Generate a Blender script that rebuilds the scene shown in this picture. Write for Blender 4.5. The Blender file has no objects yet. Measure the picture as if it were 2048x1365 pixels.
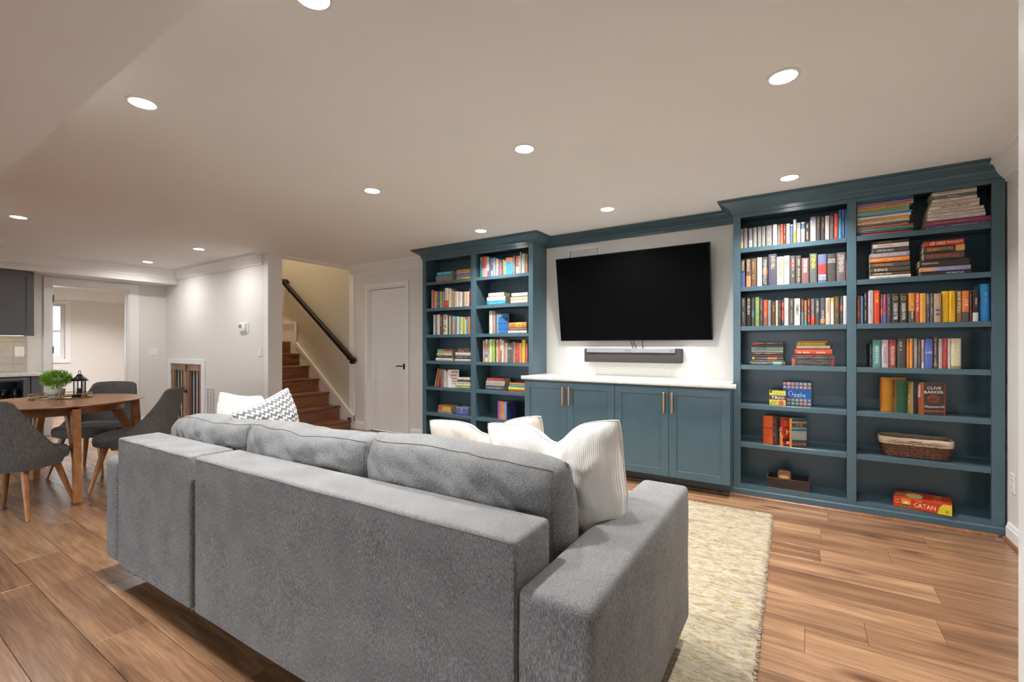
import bpy, bmesh, math, random
from mathutils import Vector, Matrix, noise as mnoise

random.seed(7)
S = bpy.context.scene
COL = S.collection
R = math.radians

# ------------------------------------------------------------------ camera
CAM_H = 1.22
F_PX, CX_PX, HY_PX, YAW = 912.0, 1024.0, 693.0, R(32.85)
cam_d = bpy.data.cameras.new('camera')
cam_d.sensor_width = 36.0
cam_d.lens = F_PX / 2048.0 * 36.0
cam_d.shift_y = (HY_PX - 682.5) / 2048.0
cam_d.clip_start = 0.02
cam_o = bpy.data.objects.new('camera', cam_d)
cam_o.location = (0, 0, CAM_H)
cam_o.rotation_euler = (R(90), 0, YAW)
COL.objects.link(cam_o)
S.camera = cam_o

# ------------------------------------------------------------------ world, exposure
W = bpy.data.worlds.new('world'); S.world = W; W.use_nodes = True
W.node_tree.nodes['Background'].inputs[0].default_value = (0.86, 0.94, 1.0, 1)
W.node_tree.nodes['Background'].inputs[1].default_value = 2.9
S.view_settings.view_transform = 'Standard'
S.view_settings.look = 'None'
S.view_settings.exposure = 0.68
S.view_settings.gamma = 1.0
S.view_settings.use_curve_mapping = False
S.cycles.max_bounces = 10; S.cycles.diffuse_bounces = 7; S.cycles.glossy_bounces = 3; S.cycles.transmission_bounces = 4
S.cycles.caustics_reflective = False; S.cycles.caustics_refractive = False
S.cycles.use_light_tree = False; S.cycles.use_adaptive_sampling = True; S.cycles.adaptive_threshold = .02
DOWNLIGHT_W = 12.5

# ------------------------------------------------------------------ surveying helpers (photo direction -> point on a real plane)
_fw = Vector((-math.sin(YAW), math.cos(YAW), 0)); _rt = Vector((math.cos(YAW), math.sin(YAW), 0))
def sight(px, py):
    return _fw + _rt * ((px - CX_PX) / F_PX) + Vector((0, 0, (HY_PX - py) / F_PX))
def on_y(px, py, y):
    d = sight(px, py); return Vector((0, 0, CAM_H)) + d * (y / d.y)

# ------------------------------------------------------------------ materials
def lin(h):
    if isinstance(h, str):
        v = [int(h[i:i+2], 16) / 255 for i in (0, 2, 4)]
        return tuple((c / 12.92 if c <= .04045 else ((c + .055) / 1.055) ** 2.4) for c in v)
    return tuple(h)
class NT:
    def __init__(s, name):
        s.m = bpy.data.materials.new(name); s.m.use_nodes = True
        s.t = s.m.node_tree; s.n = s.t.nodes; s.b = s.n['Principled BSDF']
    def add(s, typ, **kw):
        x = s.n.new(typ)
        for k, v in kw.items():
            if k.startswith('i_'):
                key = k[2:]; key = int(key) if key.isdigit() else key.replace('_', ' ')
                x.inputs[key].default_value = v
            else: setattr(x, k, v)
        return x
    def link(s, a, b): s.t.links.new(a, b)
    def coords(s, scale=(1, 1, 1), kind='Object', rnd=False):
        tc = s.add('ShaderNodeTexCoord'); mp = s.add('ShaderNodeMapping'); mp.inputs['Scale'].default_value = scale
        src = tc.outputs[kind]
        if rnd:
            oi = s.add('ShaderNodeObjectInfo'); ml = s.add('ShaderNodeMath', operation='MULTIPLY'); ml.inputs[1].default_value = 37.0
            s.link(oi.outputs['Random'], ml.inputs[0])
            ad = s.add('ShaderNodeVectorMath', operation='ADD'); s.link(src, ad.inputs[0]); s.link(ml.outputs[0], ad.inputs[1]); src = ad.outputs[0]
        s.link(src, mp.inputs[0]); return mp.outputs[0]
    def noise(s, vec, scale, detail=3, rough=.5, dist=0):
        n = s.add('ShaderNodeTexNoise'); n.inputs['Scale'].default_value = scale; n.inputs['Detail'].default_value = detail
        n.inputs['Roughness'].default_value = rough; n.inputs['Distortion'].default_value = dist
        s.link(vec, n.inputs['Vector']); return n.outputs['Fac']
    def ramp(s, fac, stops):
        r = s.add('ShaderNodeValToRGB'); e = r.color_ramp.elements
        while len(e) < len(stops): e.new(.5)
        for el, (p, c) in zip(e, stops): el.position = p; el.color = (*lin(c), 1)
        s.link(fac, r.inputs[0]); return r.outputs[0]
    def mix(s, fac, a, b, mode='MIX'):
        m = s.add('ShaderNodeMix', data_type='RGBA', blend_type=mode)
        for sock, v in ((m.inputs[0], fac), (m.inputs[6], a), (m.inputs[7], b)):
            if hasattr(v, 'links'): s.link(v, sock)
            else: sock.default_value = v
        return m.outputs[2]
    def bump(s, h, strength=.2, dist=.01):
        b = s.add('ShaderNodeBump'); b.inputs['Strength'].default_value = strength; b.inputs['Distance'].default_value = dist
        s.link(h, b.inputs['Height']); s.link(b.outputs[0], s.b.inputs['Normal'])
    def base(s, sock): s.link(sock, s.b.inputs['Base Color'])
    def set(s, rough=None, metal=None, spec=None, **kw):
        if rough is not None: s.b.inputs['Roughness'].default_value = rough
        if metal is not None: s.b.inputs['Metallic'].default_value = metal
        if spec is not None: s.b.inputs['Specular IOR Level'].default_value = spec
        for k, v in kw.items(): s.b.inputs[k.replace('_', ' ')].default_value = v
        return s

def paint(name, col, rough=.5, var=.04, scale=6, metal=0, bump=0, bscale=120, spec=.5):
    t = NT(name); v = t.coords(); f = t.noise(v, scale, 3)
    c = lin(col); lo = tuple(x * (1 - var) for x in c); hi = tuple(min(1, x * (1 + var)) for x in c)
    t.base(t.ramp(f, [(.3, lo), (.7, hi)])); t.set(rough, metal, spec)
    if bump: t.bump(t.noise(v, bscale, 2), bump, .002)
    return t.m
def wood(name, cols, rough=.3, along=0, grain=1.0, knots=True, bump=.05, spec=.5, rnd=True, hue=True):
    t = NT(name)
    sc = [9 * grain] * 3; sc[along] = 1.1 * grain
    v = t.coords(tuple(sc), rnd=rnd)
    big = t.noise(v, .55, 5, .55, 1.6)
    sc2 = [120 * grain] * 3; sc2[along] = 5 * grain
    v2 = t.coords(tuple(sc2), rnd=rnd)
    fine = t.noise(v2, 1.0, 4, .6, .3)
    c = t.ramp(big, [(.25, cols[0]), (.5, cols[1]), (.75, cols[2])])
    g = t.ramp(fine, [(.3, (.45, .45, .45)), (.62, (1, 1, 1))])
    c = t.mix(.55, c, g, 'MULTIPLY')
    sc4 = [34 * grain] * 3; sc4[along] = 1.6 * grain
    mid = t.noise(t.coords(tuple(sc4), rnd=rnd), 1.0, 5, .65, .8)
    c = t.mix(.5, c, t.ramp(mid, [(.36, (.5, .46, .43)), (.6, (1, 1, 1))]), 'MULTIPLY')
    if knots:
        sc3 = [5.5 * grain] * 3; sc3[along] = 1.7 * grain
        v3 = t.coords(tuple(sc3), rnd=rnd)
        vo = t.add('ShaderNodeTexVoronoi'); vo.inputs['Scale'].default_value = 1.0; t.link(v3, vo.inputs['Vector'])
        k = t.ramp(vo.outputs['Distance'], [(.05, (.25, .17, .13)), (.2, (1, 1, 1))])
        c = t.mix(.8, c, k, 'MULTIPLY')
    if hue:
        oi = t.add('ShaderNodeObjectInfo')
        b = t.ramp(oi.outputs['Random'], [(0, (.66, .62, .60)), (.5, (.84, .80, .78)), (1, (1.0, 1.0, 1.0))])
        c = t.mix(1.0, c, b, 'MULTIPLY')
    t.base(c); t.set(rough, 0, spec)
    if bump: t.bump(fine, bump, .002)
    return t.m
def fabric(name, lo, mid, hi, sc=(260, 260, 45), rough=.95, bump=.35, scale=1.0, weave=True):
    t = NT(name); v = t.coords(sc)
    f = t.noise(v, scale, 2, .7); v2 = t.coords((700, 700, 700)); f2 = t.noise(v2, 1, 1, .5)
    v3 = t.coords((7, 7, 7)); f3 = t.noise(v3, 1, 2)
    c = t.ramp(f, [(.33, lo), (.5, mid), (.68, hi)])
    c = t.mix(.35, c, t.ramp(f2, [(.35, lo), (.65, hi)]))
    c = t.mix(.12, c, t.ramp(f3, [(.3, lo), (.7, hi)]))
    t.base(c); t.set(rough, 0, .2); t.b.inputs['Sheen Weight'].default_value = .04
    if bump: t.bump(f2, bump, .002)
    return t.m

M = {}
M['ceiling'] = paint('ceiling_paint', (.875, .88, .885), .75, .01, 2)
M['wall'] = paint('wall_paint', (.745, .73, .70), .6, .012, 2)
M['stairwall'] = paint('stair_wall_paint', (.60, .555, .475), .6, .012, 2)
M['trim'] = paint('trim_paint', (.84, .845, .85), .35, .01, 4)
M['teal'] = paint('teal_paint', (.066, .120, .152), .26, .06, 5, bump=.03, bscale=60)
M['greycab'] = paint('grey_cabinet_paint', (.115, .115, .132), .35, .03, 5)
M['plank'] = wood('plank_wood', ['745643', 'a98363', 'c79f7b'], .27, 0, 1.0, True, .06)
M['subfloor'] = paint('subfloor', '3a2a20', .8)
M['stair'] = wood('stair_wood', ['7c523a', 'a87552', 'c08c66'], .3, 1, 1.0, True, .05)
M['rail'] = wood('rail_wood', ['120a07', '1e100b', '2c1813'], .55, 0, 1.5, False, .03, spec=.25)
M['crate'] = wood('crate_wood', ['8a6248', 'b08666', 'c49c7c'], .45, 2, 1.6, False, .05)
M['tablewood'] = wood('table_wood', ['94603a', 'b27a4c', 'c48e60'], .28, 0, 1.2, False, .03, hue=False)
M['legwood'] = wood('leg_wood', ['8a5530', 'ab7040', 'c08650'], .35, 2, 1.4, False, .03, hue=False)
M['sofa'] = fabric('sofa_fabric', (.032, .033, .035), (.155, .158, .163), (.45, .455, .46), sc=(560, 560, 95))
M['sofacushion'] = fabric('cushion_fabric', (.028, .029, .031), (.145, .148, .153), (.43, .435, .44), sc=(580, 580, 140))
M['seam'] = paint('seam_thread', (.12, .122, .125), .9, .1, 60)
M['chairfab'] = fabric('chair_fabric', (.055, .053, .052), (.098, .095, .094), (.17, .165, .16), sc=(170, 170, 30))
M['black'] = paint('black_metal', (.012, .011, .011), .35, .1, 20)
M['darkmetal'] = paint('dark_bronze', (.03, .027, .025), .4, .1, 20, metal=.6)
M['brass'] = paint('brushed_brass', (.52, .30, .15), .35, .05, 30, metal=.75)
M['gold'] = paint('antique_gold', (.42, .30, .14), .4, .08, 30, metal=.8)
M['unseen_ground'] = paint('unseen_ground_dark', (.10, .098, .095), .8)  # dark tone of the unseen ground that holds light off the soffit
M['chrome'] = paint('satin_chrome', (.40, .41, .42), .4, .03, 20, metal=.9)
M['plastic'] = paint('white_plastic', (.82, .82, .81), .4, .01, 5)
M['screen'] = paint('screen_black', (.0015, .0015, .0016), .55, .02, 5, spec=.05)
M['paper'] = paint('page_paper', 'cdbda0', .8, .1, 90)
M['print_dark'] = paint('dark_print', (.02, .02, .02), .6)
M['tile'] = paint('backsplash_tile', (.50, .465, .42), .25, .06, 20)
M['grout'] = paint('grout', (.62, .59, .55), .8)
M['rubber'] = paint('dark_rubber', (.03, .03, .03), .7)
M['white_pillow'] = None
t = NT('quartz'); v = t.coords((1, 1, 1)); f = t.noise(v, 2.2, 8, .6, 2.5)
t.base(t.ramp(f, [(.45, (.80, .785, .75)), (.5, (.70, .685, .65)), (.53, (.82, .805, .77))])); t.set(.18); M['quartz'] = t.m
def corded(name, c0, c1, freq, axis='X'):
    t = NT(name); v = t.coords((1, 1, 1), 'UV')
    w = t.add('ShaderNodeTexWave', wave_type='BANDS', bands_direction=axis); w.inputs['Scale'].default_value = freq; w.inputs['Distortion'].default_value = .6
    w.inputs['Detail'].default_value = 1; t.link(v, w.inputs['Vector'])
    t.base(t.ramp(w.outputs['Fac'], [(0, c0), (.6, c1)])); t.set(.9, 0, .2); t.b.inputs['Sheen Weight'].default_value = .2
    t.bump(w.outputs['Fac'], .45, .004); return t.m
M['ribbed'] = corded('ribbed_white', (.74, .725, .69), (.82, .81, .785), 26)
M['ribbed_fine'] = corded('ribbed_offwhite', (.75, .74, .72), (.80, .79, .77), 34)
M['beige'] = fabric('beige_velvet', (.57, .51, .45), (.64, .58, .52), (.70, .645, .59), sc=(60, 60, 60), bump=.1)
# zig-zag cushion print, drawn in the cloth's own UVs
t = NT('zigzag_cloth'); uv = t.coords((1, 1, 1), 'UV'); sx = t.add('ShaderNodeSeparateXYZ'); t.link(uv, sx.inputs[0])
def mth(op, a, b=None, c=None):
    n = t.add('ShaderNodeMath', operation=op)
    for i, q in enumerate((a, b, c)):
        if q is None: continue
        if hasattr(q, 'links'): t.link(q, n.inputs[i])
        else: n.inputs[i].default_value = q
    return n.outputs[0]
zz = mth('PINGPONG', mth('MULTIPLY', sx.outputs[0], 14.0), .5)
st = mth('PINGPONG', mth('ADD', mth('MULTIPLY', sx.outputs[1], 15.0), mth('MULTIPLY', zz, 1.1)), .5)
t.base(t.ramp(st, [(.17, (.68, .675, .66)), (.24, (.15, .155, .16)), (.5, (.17, .175, .18))])); t.set(.95, 0, .2); M['zigzag'] = t.m
# rug
t = NT('rug_wool'); v = t.coords((1, 1, 1)); vs = t.coords((4, 14, 1))
f1 = t.noise(vs, 1.3, 6, .75, 1.0); f2 = t.noise(t.coords((14, 45, 1)), 1.6, 4, .7, .6); f3 = t.noise(v, 240, 2, .6); f4 = t.noise(t.coords((10, 30, 1)), 1.1, 5, .7, .8)
c = t.ramp(f1, [(.34, '7d766f'), (.45, 'aba18f'), (.6, 'bfb6a2')])
c = t.mix(t.ramp(f2, [(.51, (0, 0, 0)), (.60, (.75, .75, .75))]), c, (*lin('94793a'), 1))
c = t.mix(t.ramp(f4, [(.54, (0, 0, 0)), (.66, (.7, .7, .7))]), c, (*lin('77736f'), 1))
c = t.mix(t.ramp(f3, [(.35, (.35, .35, .35)), (.6, (0, 0, 0))]), c, (*lin('8d8068'), 1))
t.base(c); t.set(.95, 0, .1); t.bump(f3, .8, .006); M['rug'] = t.m
# object-colour materials (one node tree, each object brings its own colour)
def objcol(name, rough, var=.06, spec=.4):
    t = NT(name); oi = t.add('ShaderNodeObjectInfo'); v = t.coords((40, 40, 40), rnd=True); f = t.noise(v, 1, 2)
    t.base(t.mix(1.0, oi.outputs['Color'], t.ramp(f, [(.3, (1 - 2 * var,) * 3), (.7, (1, 1, 1))]), 'MULTIPLY')); t.set(rough, 0, spec); return t.m
M['cover'] = objcol('book_cover', .42)
M['ink'] = objcol('print_ink', .5, .02)
M['leaf'] = None
t = NT('leaf_green'); oi = t.coords((30, 30, 30)); t.base(t.ramp(t.noise(oi, 1, 2), [(.3, (.09, .24, .015)), (.5, (.22, .46, .04)), (.72, (.40, .64, .10))])); t.set(.5); M['leaf'] = t.m
t = NT('clear_glass'); t.set(.02, 0, .5); t.b.inputs['Base Color'].default_value = (.9, .95, .97, 1); t.b.inputs['Transmission Weight'].default_value = 1.0; t.b.inputs['IOR'].default_value = 1.05
f = t.noise(t.coords(), 3, 1); M['glass'] = t.m
def emit(name, col, strength):
    t = NT(name); t.b.inputs['Base Color'].default_value = (.9, .9, .9, 1); t.b.inputs['Emission Color'].default_value = (*col, 1); t.b.inputs['Emission Strength'].default_value = strength; return t.m
M['lens'] = emit('downlight_lens', (1, .97, .92), 30)
M['lens'].cycles.emission_sampling = 'NONE'
M['mirror'] = paint('tray_mirror', (.55, .57, .6), .08, .01, 3, metal=1)

# ------------------------------------------------------------------ object helpers
def obj(name, me, mat=None, parent=None, loc=None, rot=None, color=None):
    o = bpy.data.objects.new(name, me); COL.objects.link(o)
    if mat is not None and me is not None and not me.materials: me.materials.append(M[mat] if isinstance(mat, str) else mat)
    if parent is not None: o.parent = parent
    if loc is not None: o.location = loc
    if rot is not None: o.rotation_euler = rot
    if color is not None: o.color = (*lin(color), 1)
    return o
def tag(o, label=None, cat=None, group=None, kind=None):
    if label: o['label'] = label
    if cat: o['category'] = cat
    if group: o['group'] = group
    if kind: o['kind'] = kind
    return o
def empty(name, loc=(0, 0, 0), rz=0, label=None, cat=None, group=None, kind=None):
    o = bpy.data.objects.new(name, None); COL.objects.link(o); o.location = loc; o.rotation_euler = (0, 0, rz); o.empty_display_size = .05
    return tag(o, label, cat, group, kind)
def copy_tree(o, parent=None):
    c = o.copy(); COL.objects.link(c); c.parent = parent
    for ch in list(o.children): copy_tree(ch, c)
    return c

class MB:
    def __init__(s): s.v = []; s.f = []; s.sm = []
    def quadset(s, vs, fs, smooth=False, T=None):
        k = len(s.v)
        s.v += [tuple(T @ Vector(p)) if T is not None else tuple(p) for p in vs]
        s.f += [tuple(i + k for i in f) for f in fs]; s.sm += [smooth] * len(fs); return s
    def box(s, a, b, T=None, bev=0):
        x0, y0, z0 = (min(p, q) for p, q in zip(a, b)); x1, y1, z1 = (max(p, q) for p, q in zip(a, b))
        if bev:
            bm = bmesh.new(); bmesh.ops.create_cube(bm, size=1)
            for w in bm.verts: w.co = Vector(((x0 + x1) / 2 + w.co.x * (x1 - x0), (y0 + y1) / 2 + w.co.y * (y1 - y0), (z0 + z1) / 2 + w.co.z * (z1 - z0)))
            bmesh.ops.bevel(bm, geom=bm.edges[:], offset=bev, segments=2 if bev > .004 else 1, profile=.5, affect='EDGES')
            bm.verts.index_update(); s.quadset([w.co.copy() for w in bm.verts], [[w.index for w in f.verts] for f in bm.faces], bev > .004, T); bm.free(); return s
        vs = [(x, y, z) for z in (z0, z1) for y in (y0, y1) for x in (x0, x1)]
        return s.quadset(vs, [(0, 2, 3, 1), (4, 5, 7, 6), (0, 1, 5, 4), (2, 6, 7, 3), (0, 4, 6, 2), (1, 3, 7, 5)], False, T)
    def prism(s, poly, h0, h1, axis=2, T=None):
        n = len(poly); vs = []
        for h in (h0, h1):
            for p in poly:
                q = list(p); q.insert(axis, h); vs.append(tuple(q))
        fs = [tuple(range(n))[::-1], tuple(range(n, 2 * n))] + [(i, (i + 1) % n, (i + 1) % n + n, i + n) for i in range(n)]
        return s.quadset(vs, fs, False, T)
    def loft(s, rings, closed=True, cap=True, smooth=True, T=None):
        n = len(rings[0]); vs = [p for r in rings for p in r]; fs = []
        for j in range(len(rings) - 1):
            for i in range(n if closed else n - 1):
                a = j * n + i; b = j * n + (i + 1) % n; fs.append((a, b, b + n, a + n))
        if cap: fs += [tuple(range(n))[::-1], tuple(range((len(rings) - 1) * n, len(rings) * n))]
        return s.quadset(vs, fs, smooth, T)
    def cyl(s, p0, p1, r0, r1=None, n=12, smooth=True, T=None):
        r1 = r0 if r1 is None else r1; p0 = Vector(p0); p1 = Vector(p1); d = (p1 - p0).normalized()
        u = d.orthogonal().normalized(); w = d.cross(u)
        rings = [[tuple(p + (u * math.cos(2 * math.pi * i / n) + w * math.sin(2 * math.pi * i / n)) * r) for i in range(n)] for p, r in ((p0, r0), (p1, r1))]
        return s.loft(rings, True, True, smooth, T)
    def tube(s, pts, r, n=8, closed=False, T=None):
        pts = [Vector(p) for p in pts]; rings = []; up = None
        m = len(pts)
        for i, p in enumerate(pts):
            a = pts[i - 1] if (i or closed) else p; b = pts[(i + 1) % m] if (i < m - 1 or closed) else p
            d = (b - a).normalized()
            if up is None: up = d.orthogonal().normalized()
            up = (up - d * up.dot(d)).normalized(); w = d.cross(up)
            rings.append([tuple(p + (up * math.cos(2 * math.pi * k / n) + w * math.sin(2 * math.pi * k / n)) * r) for k in range(n)])
        if closed: rings.append(rings[0])
        return s.loft(rings, True, not closed, True, T)
    def lathe(s, prof, n=32, T=None, sx=1, sy=1, ring=False):
        rings = [[(r * sx * math.cos(2 * math.pi * i / n), r * sy * math.sin(2 * math.pi * i / n), z) for i in range(n)] for r, z in prof]
        if ring: rings.append(rings[0])
        return s.loft(rings, True, not ring, True, T)
    def sweep(s, path, prof, closed=False):
        """path: xy points; prof: (outward distance to the right of travel, z)"""
        P = [Vector(p) for p in path]; m = len(P); rings = []
        for i, p in enumerate(P):
            d0 = (p - P[i - 1]).normalized() if (i or closed) else None
            d1 = (P[(i + 1) % m] - p).normalized() if (i < m - 1 or closed) else None
            n0 = Vector((d0.y, -d0.x)) if d0 else None; n1 = Vector((d1.y, -d1.x)) if d1 else None
            if n0 is None: nn = n1
            elif n1 is None: nn = n0
            else:
                nn = (n0 + n1).normalized(); nn = nn / max(.2, nn.dot(n0))
            rings.append([(p.x + nn.x * d, p.y + nn.y * d, z) for d, z in prof])
        if closed: rings.append(rings[0])
        return s.loft(rings, True, not closed, False)
    def build(s, name, mat, parent=None, smooth=None, **kw):
        me = bpy.data.meshes.new(name); me.from_pydata(s.v, [], s.f)
        me.polygons.foreach_set('use_smooth', [bool(x) if smooth is None else smooth for x in s.sm])
        bm = bmesh.new(); bm.from_mesh(me); bmesh.ops.recalc_face_normals(bm, faces=bm.faces[:])
        if any(s.sm) or smooth:
            for e in bm.edges:
                if len(e.link_faces) == 2 and e.calc_face_angle(0) > .75: e.smooth = False
        bm.to_mesh(me); bm.free()
        return obj(name, me, mat, parent, **kw)
def part(name, mat, parent, a, b, bev=0, **kw):
    return MB().box(a, b, bev=bev).build(name, mat, parent, **kw)
def thing(name, label, cat, loc=(0, 0, 0), rz=0, group=None): return empty(name, loc, rz, label, cat, group)
def struct(o): o['kind'] = 'structure'; return o

_tc = {}
def text_mesh(txt):
    """lettering as a flat mesh, unit cap height, centred on the origin in xy; returns mesh, width"""
    if txt not in _tc:
        cu = bpy.data.curves.new('lettering', 'FONT'); cu.body = txt; cu.align_x = 'CENTER'; cu.align_y = 'CENTER'; cu.resolution_u = 1; cu.size = 1.38; cu.offset = .012
        ob = bpy.data.objects.new('lettering', cu); me = bpy.data.meshes.new_from_object(ob)
        bpy.data.objects.remove(ob); bpy.data.curves.remove(cu)
        xs = [w.co.x for w in me.vertices] or [0]; ys = [w.co.y for w in me.vertices] or [0]
        mx = (max(xs) + min(xs)) / 2; my = (max(ys) + min(ys)) / 2
        for w in me.vertices: w.co.x -= mx; w.co.y -= my; w.co.z = 0
        _tc[txt] = (me, max(xs) - min(xs), max(ys) - min(ys))
    return _tc[txt]
def lettering(txt, parent, mat_world, wmax, hmax, color, stretch=True):
    me, w, h = text_mesh(txt)
    sx = wmax / max(w, .01); sy = hmax / max(h, .01)
    if not stretch: sx = sy = min(sx, sy)
    sx = min(sx, sy * 1.5); sy = min(sy, sx * 2.2)
    o = obj('lettering', me if not me.materials else me, None, parent)
    if not me.materials: me.materials.append(M['ink'])
    o['kind'] = 'stuff'; o.matrix_local = mat_world @ Matrix.Diagonal((sx, sy, 1, 1)); o.color = (*lin(color), 1); return o

# ================================================================== ROOM SHELL
CEIL = 2.405; YB = 4.44; XL = -8.73; XR = 1.075; YT = 3.17; XS = -5.71
def shell(name, poly, h0, h1, axis, mat): return struct(MB().prism(poly, h0, h1, axis).build(name, mat))
DX0, DX1, DZ = -5.352, -4.588, 2.055
wall_back = shell('wall_back', [(-5.72, 0), (DX0, 0), (DX0, DZ), (DX1, DZ), (DX1, 0), (1.2, 0), (1.2, 2.5), (-5.72, 2.5)], YB, YB + .12, 1, 'wall')
shell('wall_stairwell', [(-8.73, 0), (-5.72, 0), (-5.72, 4.6), (-8.73, 4.6)], YB, YB + .12, 1, 'stairwall')
CR0, CR1, CRZ = -8.53, -7.48, .95
wall_inner = shell('wall_inner', [(XL, 0), (CR0, 0), (CR0, CRZ), (CR1, CRZ), (CR1, 0), (XS, 0), (XS, 4.6), (XL, 4.6)], YT, YT + .16, 1, 'wall')
DY0, DY1, DLZ = 1.835, 2.69, 2.075
wall_left = shell('wall_left', [(-3.6, 0), (DY0, 0), (DY0, DLZ), (DY1, DLZ), (DY1, 0), (4.56, 0), (4.56, 4.6), (-3.6, 4.6)], XL - .12, XL, 0, 'wall')
shell('wall_right', [(1.45, 0), (4.56, 0), (4.56, 2.5), (1.45, 2.5)], XR, XR + .12, 0, 'wall')
shell('wall_side_unseen', [(-3.6, 0), (1.33, 0), (1.33, 2.5), (-3.6, 2.5)], 1.195, 1.3, 0, 'wall')  # unseen wall added to shut out light from the right
shell('wall_rear_unseen', [(-8.85, 0), (-7.6, 0), (-7.6, 1.85), (.6, 1.85), (.6, 0), (1.3, 0), (1.3, 2.5), (-8.85, 2.5)], -3.7, -3.6, 1, 'wall')  # unseen wall added to dim the soffit, opening height set for that
shell('ground_light_block', [(-20, -16), (10, -16), (10, -3.71), (-20, -3.71)], -.12, -.02, 2, 'unseen_ground')  # added unseen ground, kept dark to block light rising onto the soffit
wn = shell('wall_near', [(.415, 1.33), (1.195, 1.33), (1.195, 1.45), (.415, 1.45)], 0, 2.45, 2, 'wall')
MB().box((.398, 1.31, 0), (.4145, 1.47, 2.40)).build('casing', 'trim', wn)
ceiling = shell('ceiling', [(-8.85, -3.6), (1.2, -3.6), (1.2, 4.56), (XS, 4.56), (XS, YT + .16), (-8.85, YT + .16)], CEIL, 2.5, 2, 'ceiling')
shell('ceiling_soffit', [(-8.85, -3.6), (1.2, -3.6), (1.2, .565), (-8.85, .565)], 2.13, CEIL, 2, 'ceiling')
shell('ceiling_beam', [(XL, .57), (-8.29, .57), (-8.29, YT), (XL, YT)], 2.185, CEIL, 2, 'wall')
shell('ceiling_stairwell', [(-8.73, YT + .16), (XS + .1, YT + .16), (XS + .1, YB + .12), (-8.73, YB + .12)], 4.6, 4.7, 2, 'ceiling')
shell('wall_stair_head', [(YT + .16, 2.5), (YB, 2.5), (YB, 4.6), (YT + .16, 4.6)], XS, XS + .1, 0, 'stairwall')
# floor: every plank its own piece
floor = struct(MB().box((-11.4, -3.6, -.06), (1.2, 4.56, -.0135)).build('floor', 'subfloor'))
PW, PL = .19, 1.285
known = {0: -3.34, 1: -2.45, 2: -3.0, 9: -.006, 10: .213, 11: .485, 14: .067, 15: .404, 17: .626, 18: .128, 3: -2.1, 4: -1.5}
_pm = {}
def plank_mesh(l, w):
    k = (round(l, 3), round(w, 3))
    if k not in _pm:
        o = MB().box((-l / 2 + .0006, -w / 2 + .0006, -.0125), (l / 2 - .0006, w / 2 - .0006, 0), bev=.001).build('plank', 'plank')
        _pm[k] = o.data; bpy.data.objects.remove(o)
    return _pm[k]
def lay(k, x_lo, x_hi, joint):
    y0 = .445 + PW * k; y1 = min(y0 + PW, YB - .001)
    j = joint - math.ceil((joint - x_lo) / PL) * PL
    while j < x_hi - .01:
        a, b = max(j, x_lo), min(j + PL, x_hi)
        if b - a > .02:
            obj('plank', plank_mesh(b - a, y1 - y0), None, floor, loc=((a + b) / 2, (y0 + y1) / 2, 0))
        j += PL
for k in range(-3, 22):
    y0 = .445 + PW * k
    if y0 < YB - .02:
        jt = known.get(k, random.uniform(-2, 0))
        lo = XL if y0 < YT - .1 else (-5.70 if y0 >= YT - .02 else XL)
        if y0 + PW > DY0 + .02 and y0 < DY1: lo = -11.3
        lay(k, lo, XR - .001, jt)
        if y0 + PW > .9 and y0 < 3.9 and lo != -11.3: lay(k, -11.3, XL - .12, jt)
struct(MB().box((-8.73, -3.6, -.0134), (1.2, -.126, -.001)).build('floor_extension', 'plank'))

# trims -----------------------------------------------------------------
CROWN = [(0, 2.268), (.012, 2.268), (.014, 2.285), (.03, 2.30), (.075, 2.362), (.086, 2.37), (.1, 2.374), (.1, CEIL), (0, CEIL)]
BASEB = [(0, 0), (.016, 0), (.016, .082), (.011, .09), (.009, .104), (.004, .112), (0, .112)]
SHOE = [(.0165, .0002), (.034, .0002), (.032, .010), (.026, .017), (.0165, .02)]
struct(MB().sweep([(-8.2895, -2.5), (-8.2895, YT - .0005), (-5.845, YT - .0005)], CROWN).build('trim_1', 'trim'))
struct(MB().sweep([(-5.72, YB - .0005), (-4.0, YB - .0005)], CROWN).build('trim_2', 'trim'))
struct(MB().sweep([(XR - .0005, 4.138), (XR - .0005, 1.46)], CROWN).build('trim_3', 'trim'))
struct(MB().sweep([(XR - .0005, 4.118), (XR - .0005, 1.46)], BASEB).build('baseboard_right', 'trim'))
struct(MB().sweep([(XR - .0005, 4.118), (XR - .0005, 1.46)], SHOE).build('baseboard_shoe_right', 'stair'))
struct(MB().sweep([(-4.50, YB - .0005), (-4.0, YB - .0005)], BASEB).build('baseboard_back', 'trim'))
struct(MB().sweep([(-5.655, YB - .0005), (-5.44, YB - .0005)], BASEB).build('baseboard_door', 'trim'))
struct(MB().sweep([(-7.08, YT - .0005), (-5.79, YT - .0005)], BASEB).build('baseboard_inner', 'trim'))
struct(MB().sweep([(XL + .0005, 2.83), (XL + .0005, YT - .001), (-8.67, YT - .001)], BASEB).build('baseboard_left', 'trim'))
# wrapped wall end and stair opening casing
struct(MB().box((XS, YT - .012, 0), (XS + .014, YT + .172, CEIL - .001)).build('trim_4', 'trim'))
struct(MB().box((XS - .075, YT - .012, 0), (XS - .0005, YT - .0005, CEIL - .14)).build('trim_5', 'trim'))
struct(MB().box((-5.765, YB - .016, 0), (-5.66, YB - .0005, CEIL - .001)).build('trim_6', 'trim'))
struct(MB().box((XS - .09, YT + .17, CEIL - .032), (XS + .012, YB - .017, CEIL - .0005)).build('trim_7', 'trim'))

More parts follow.
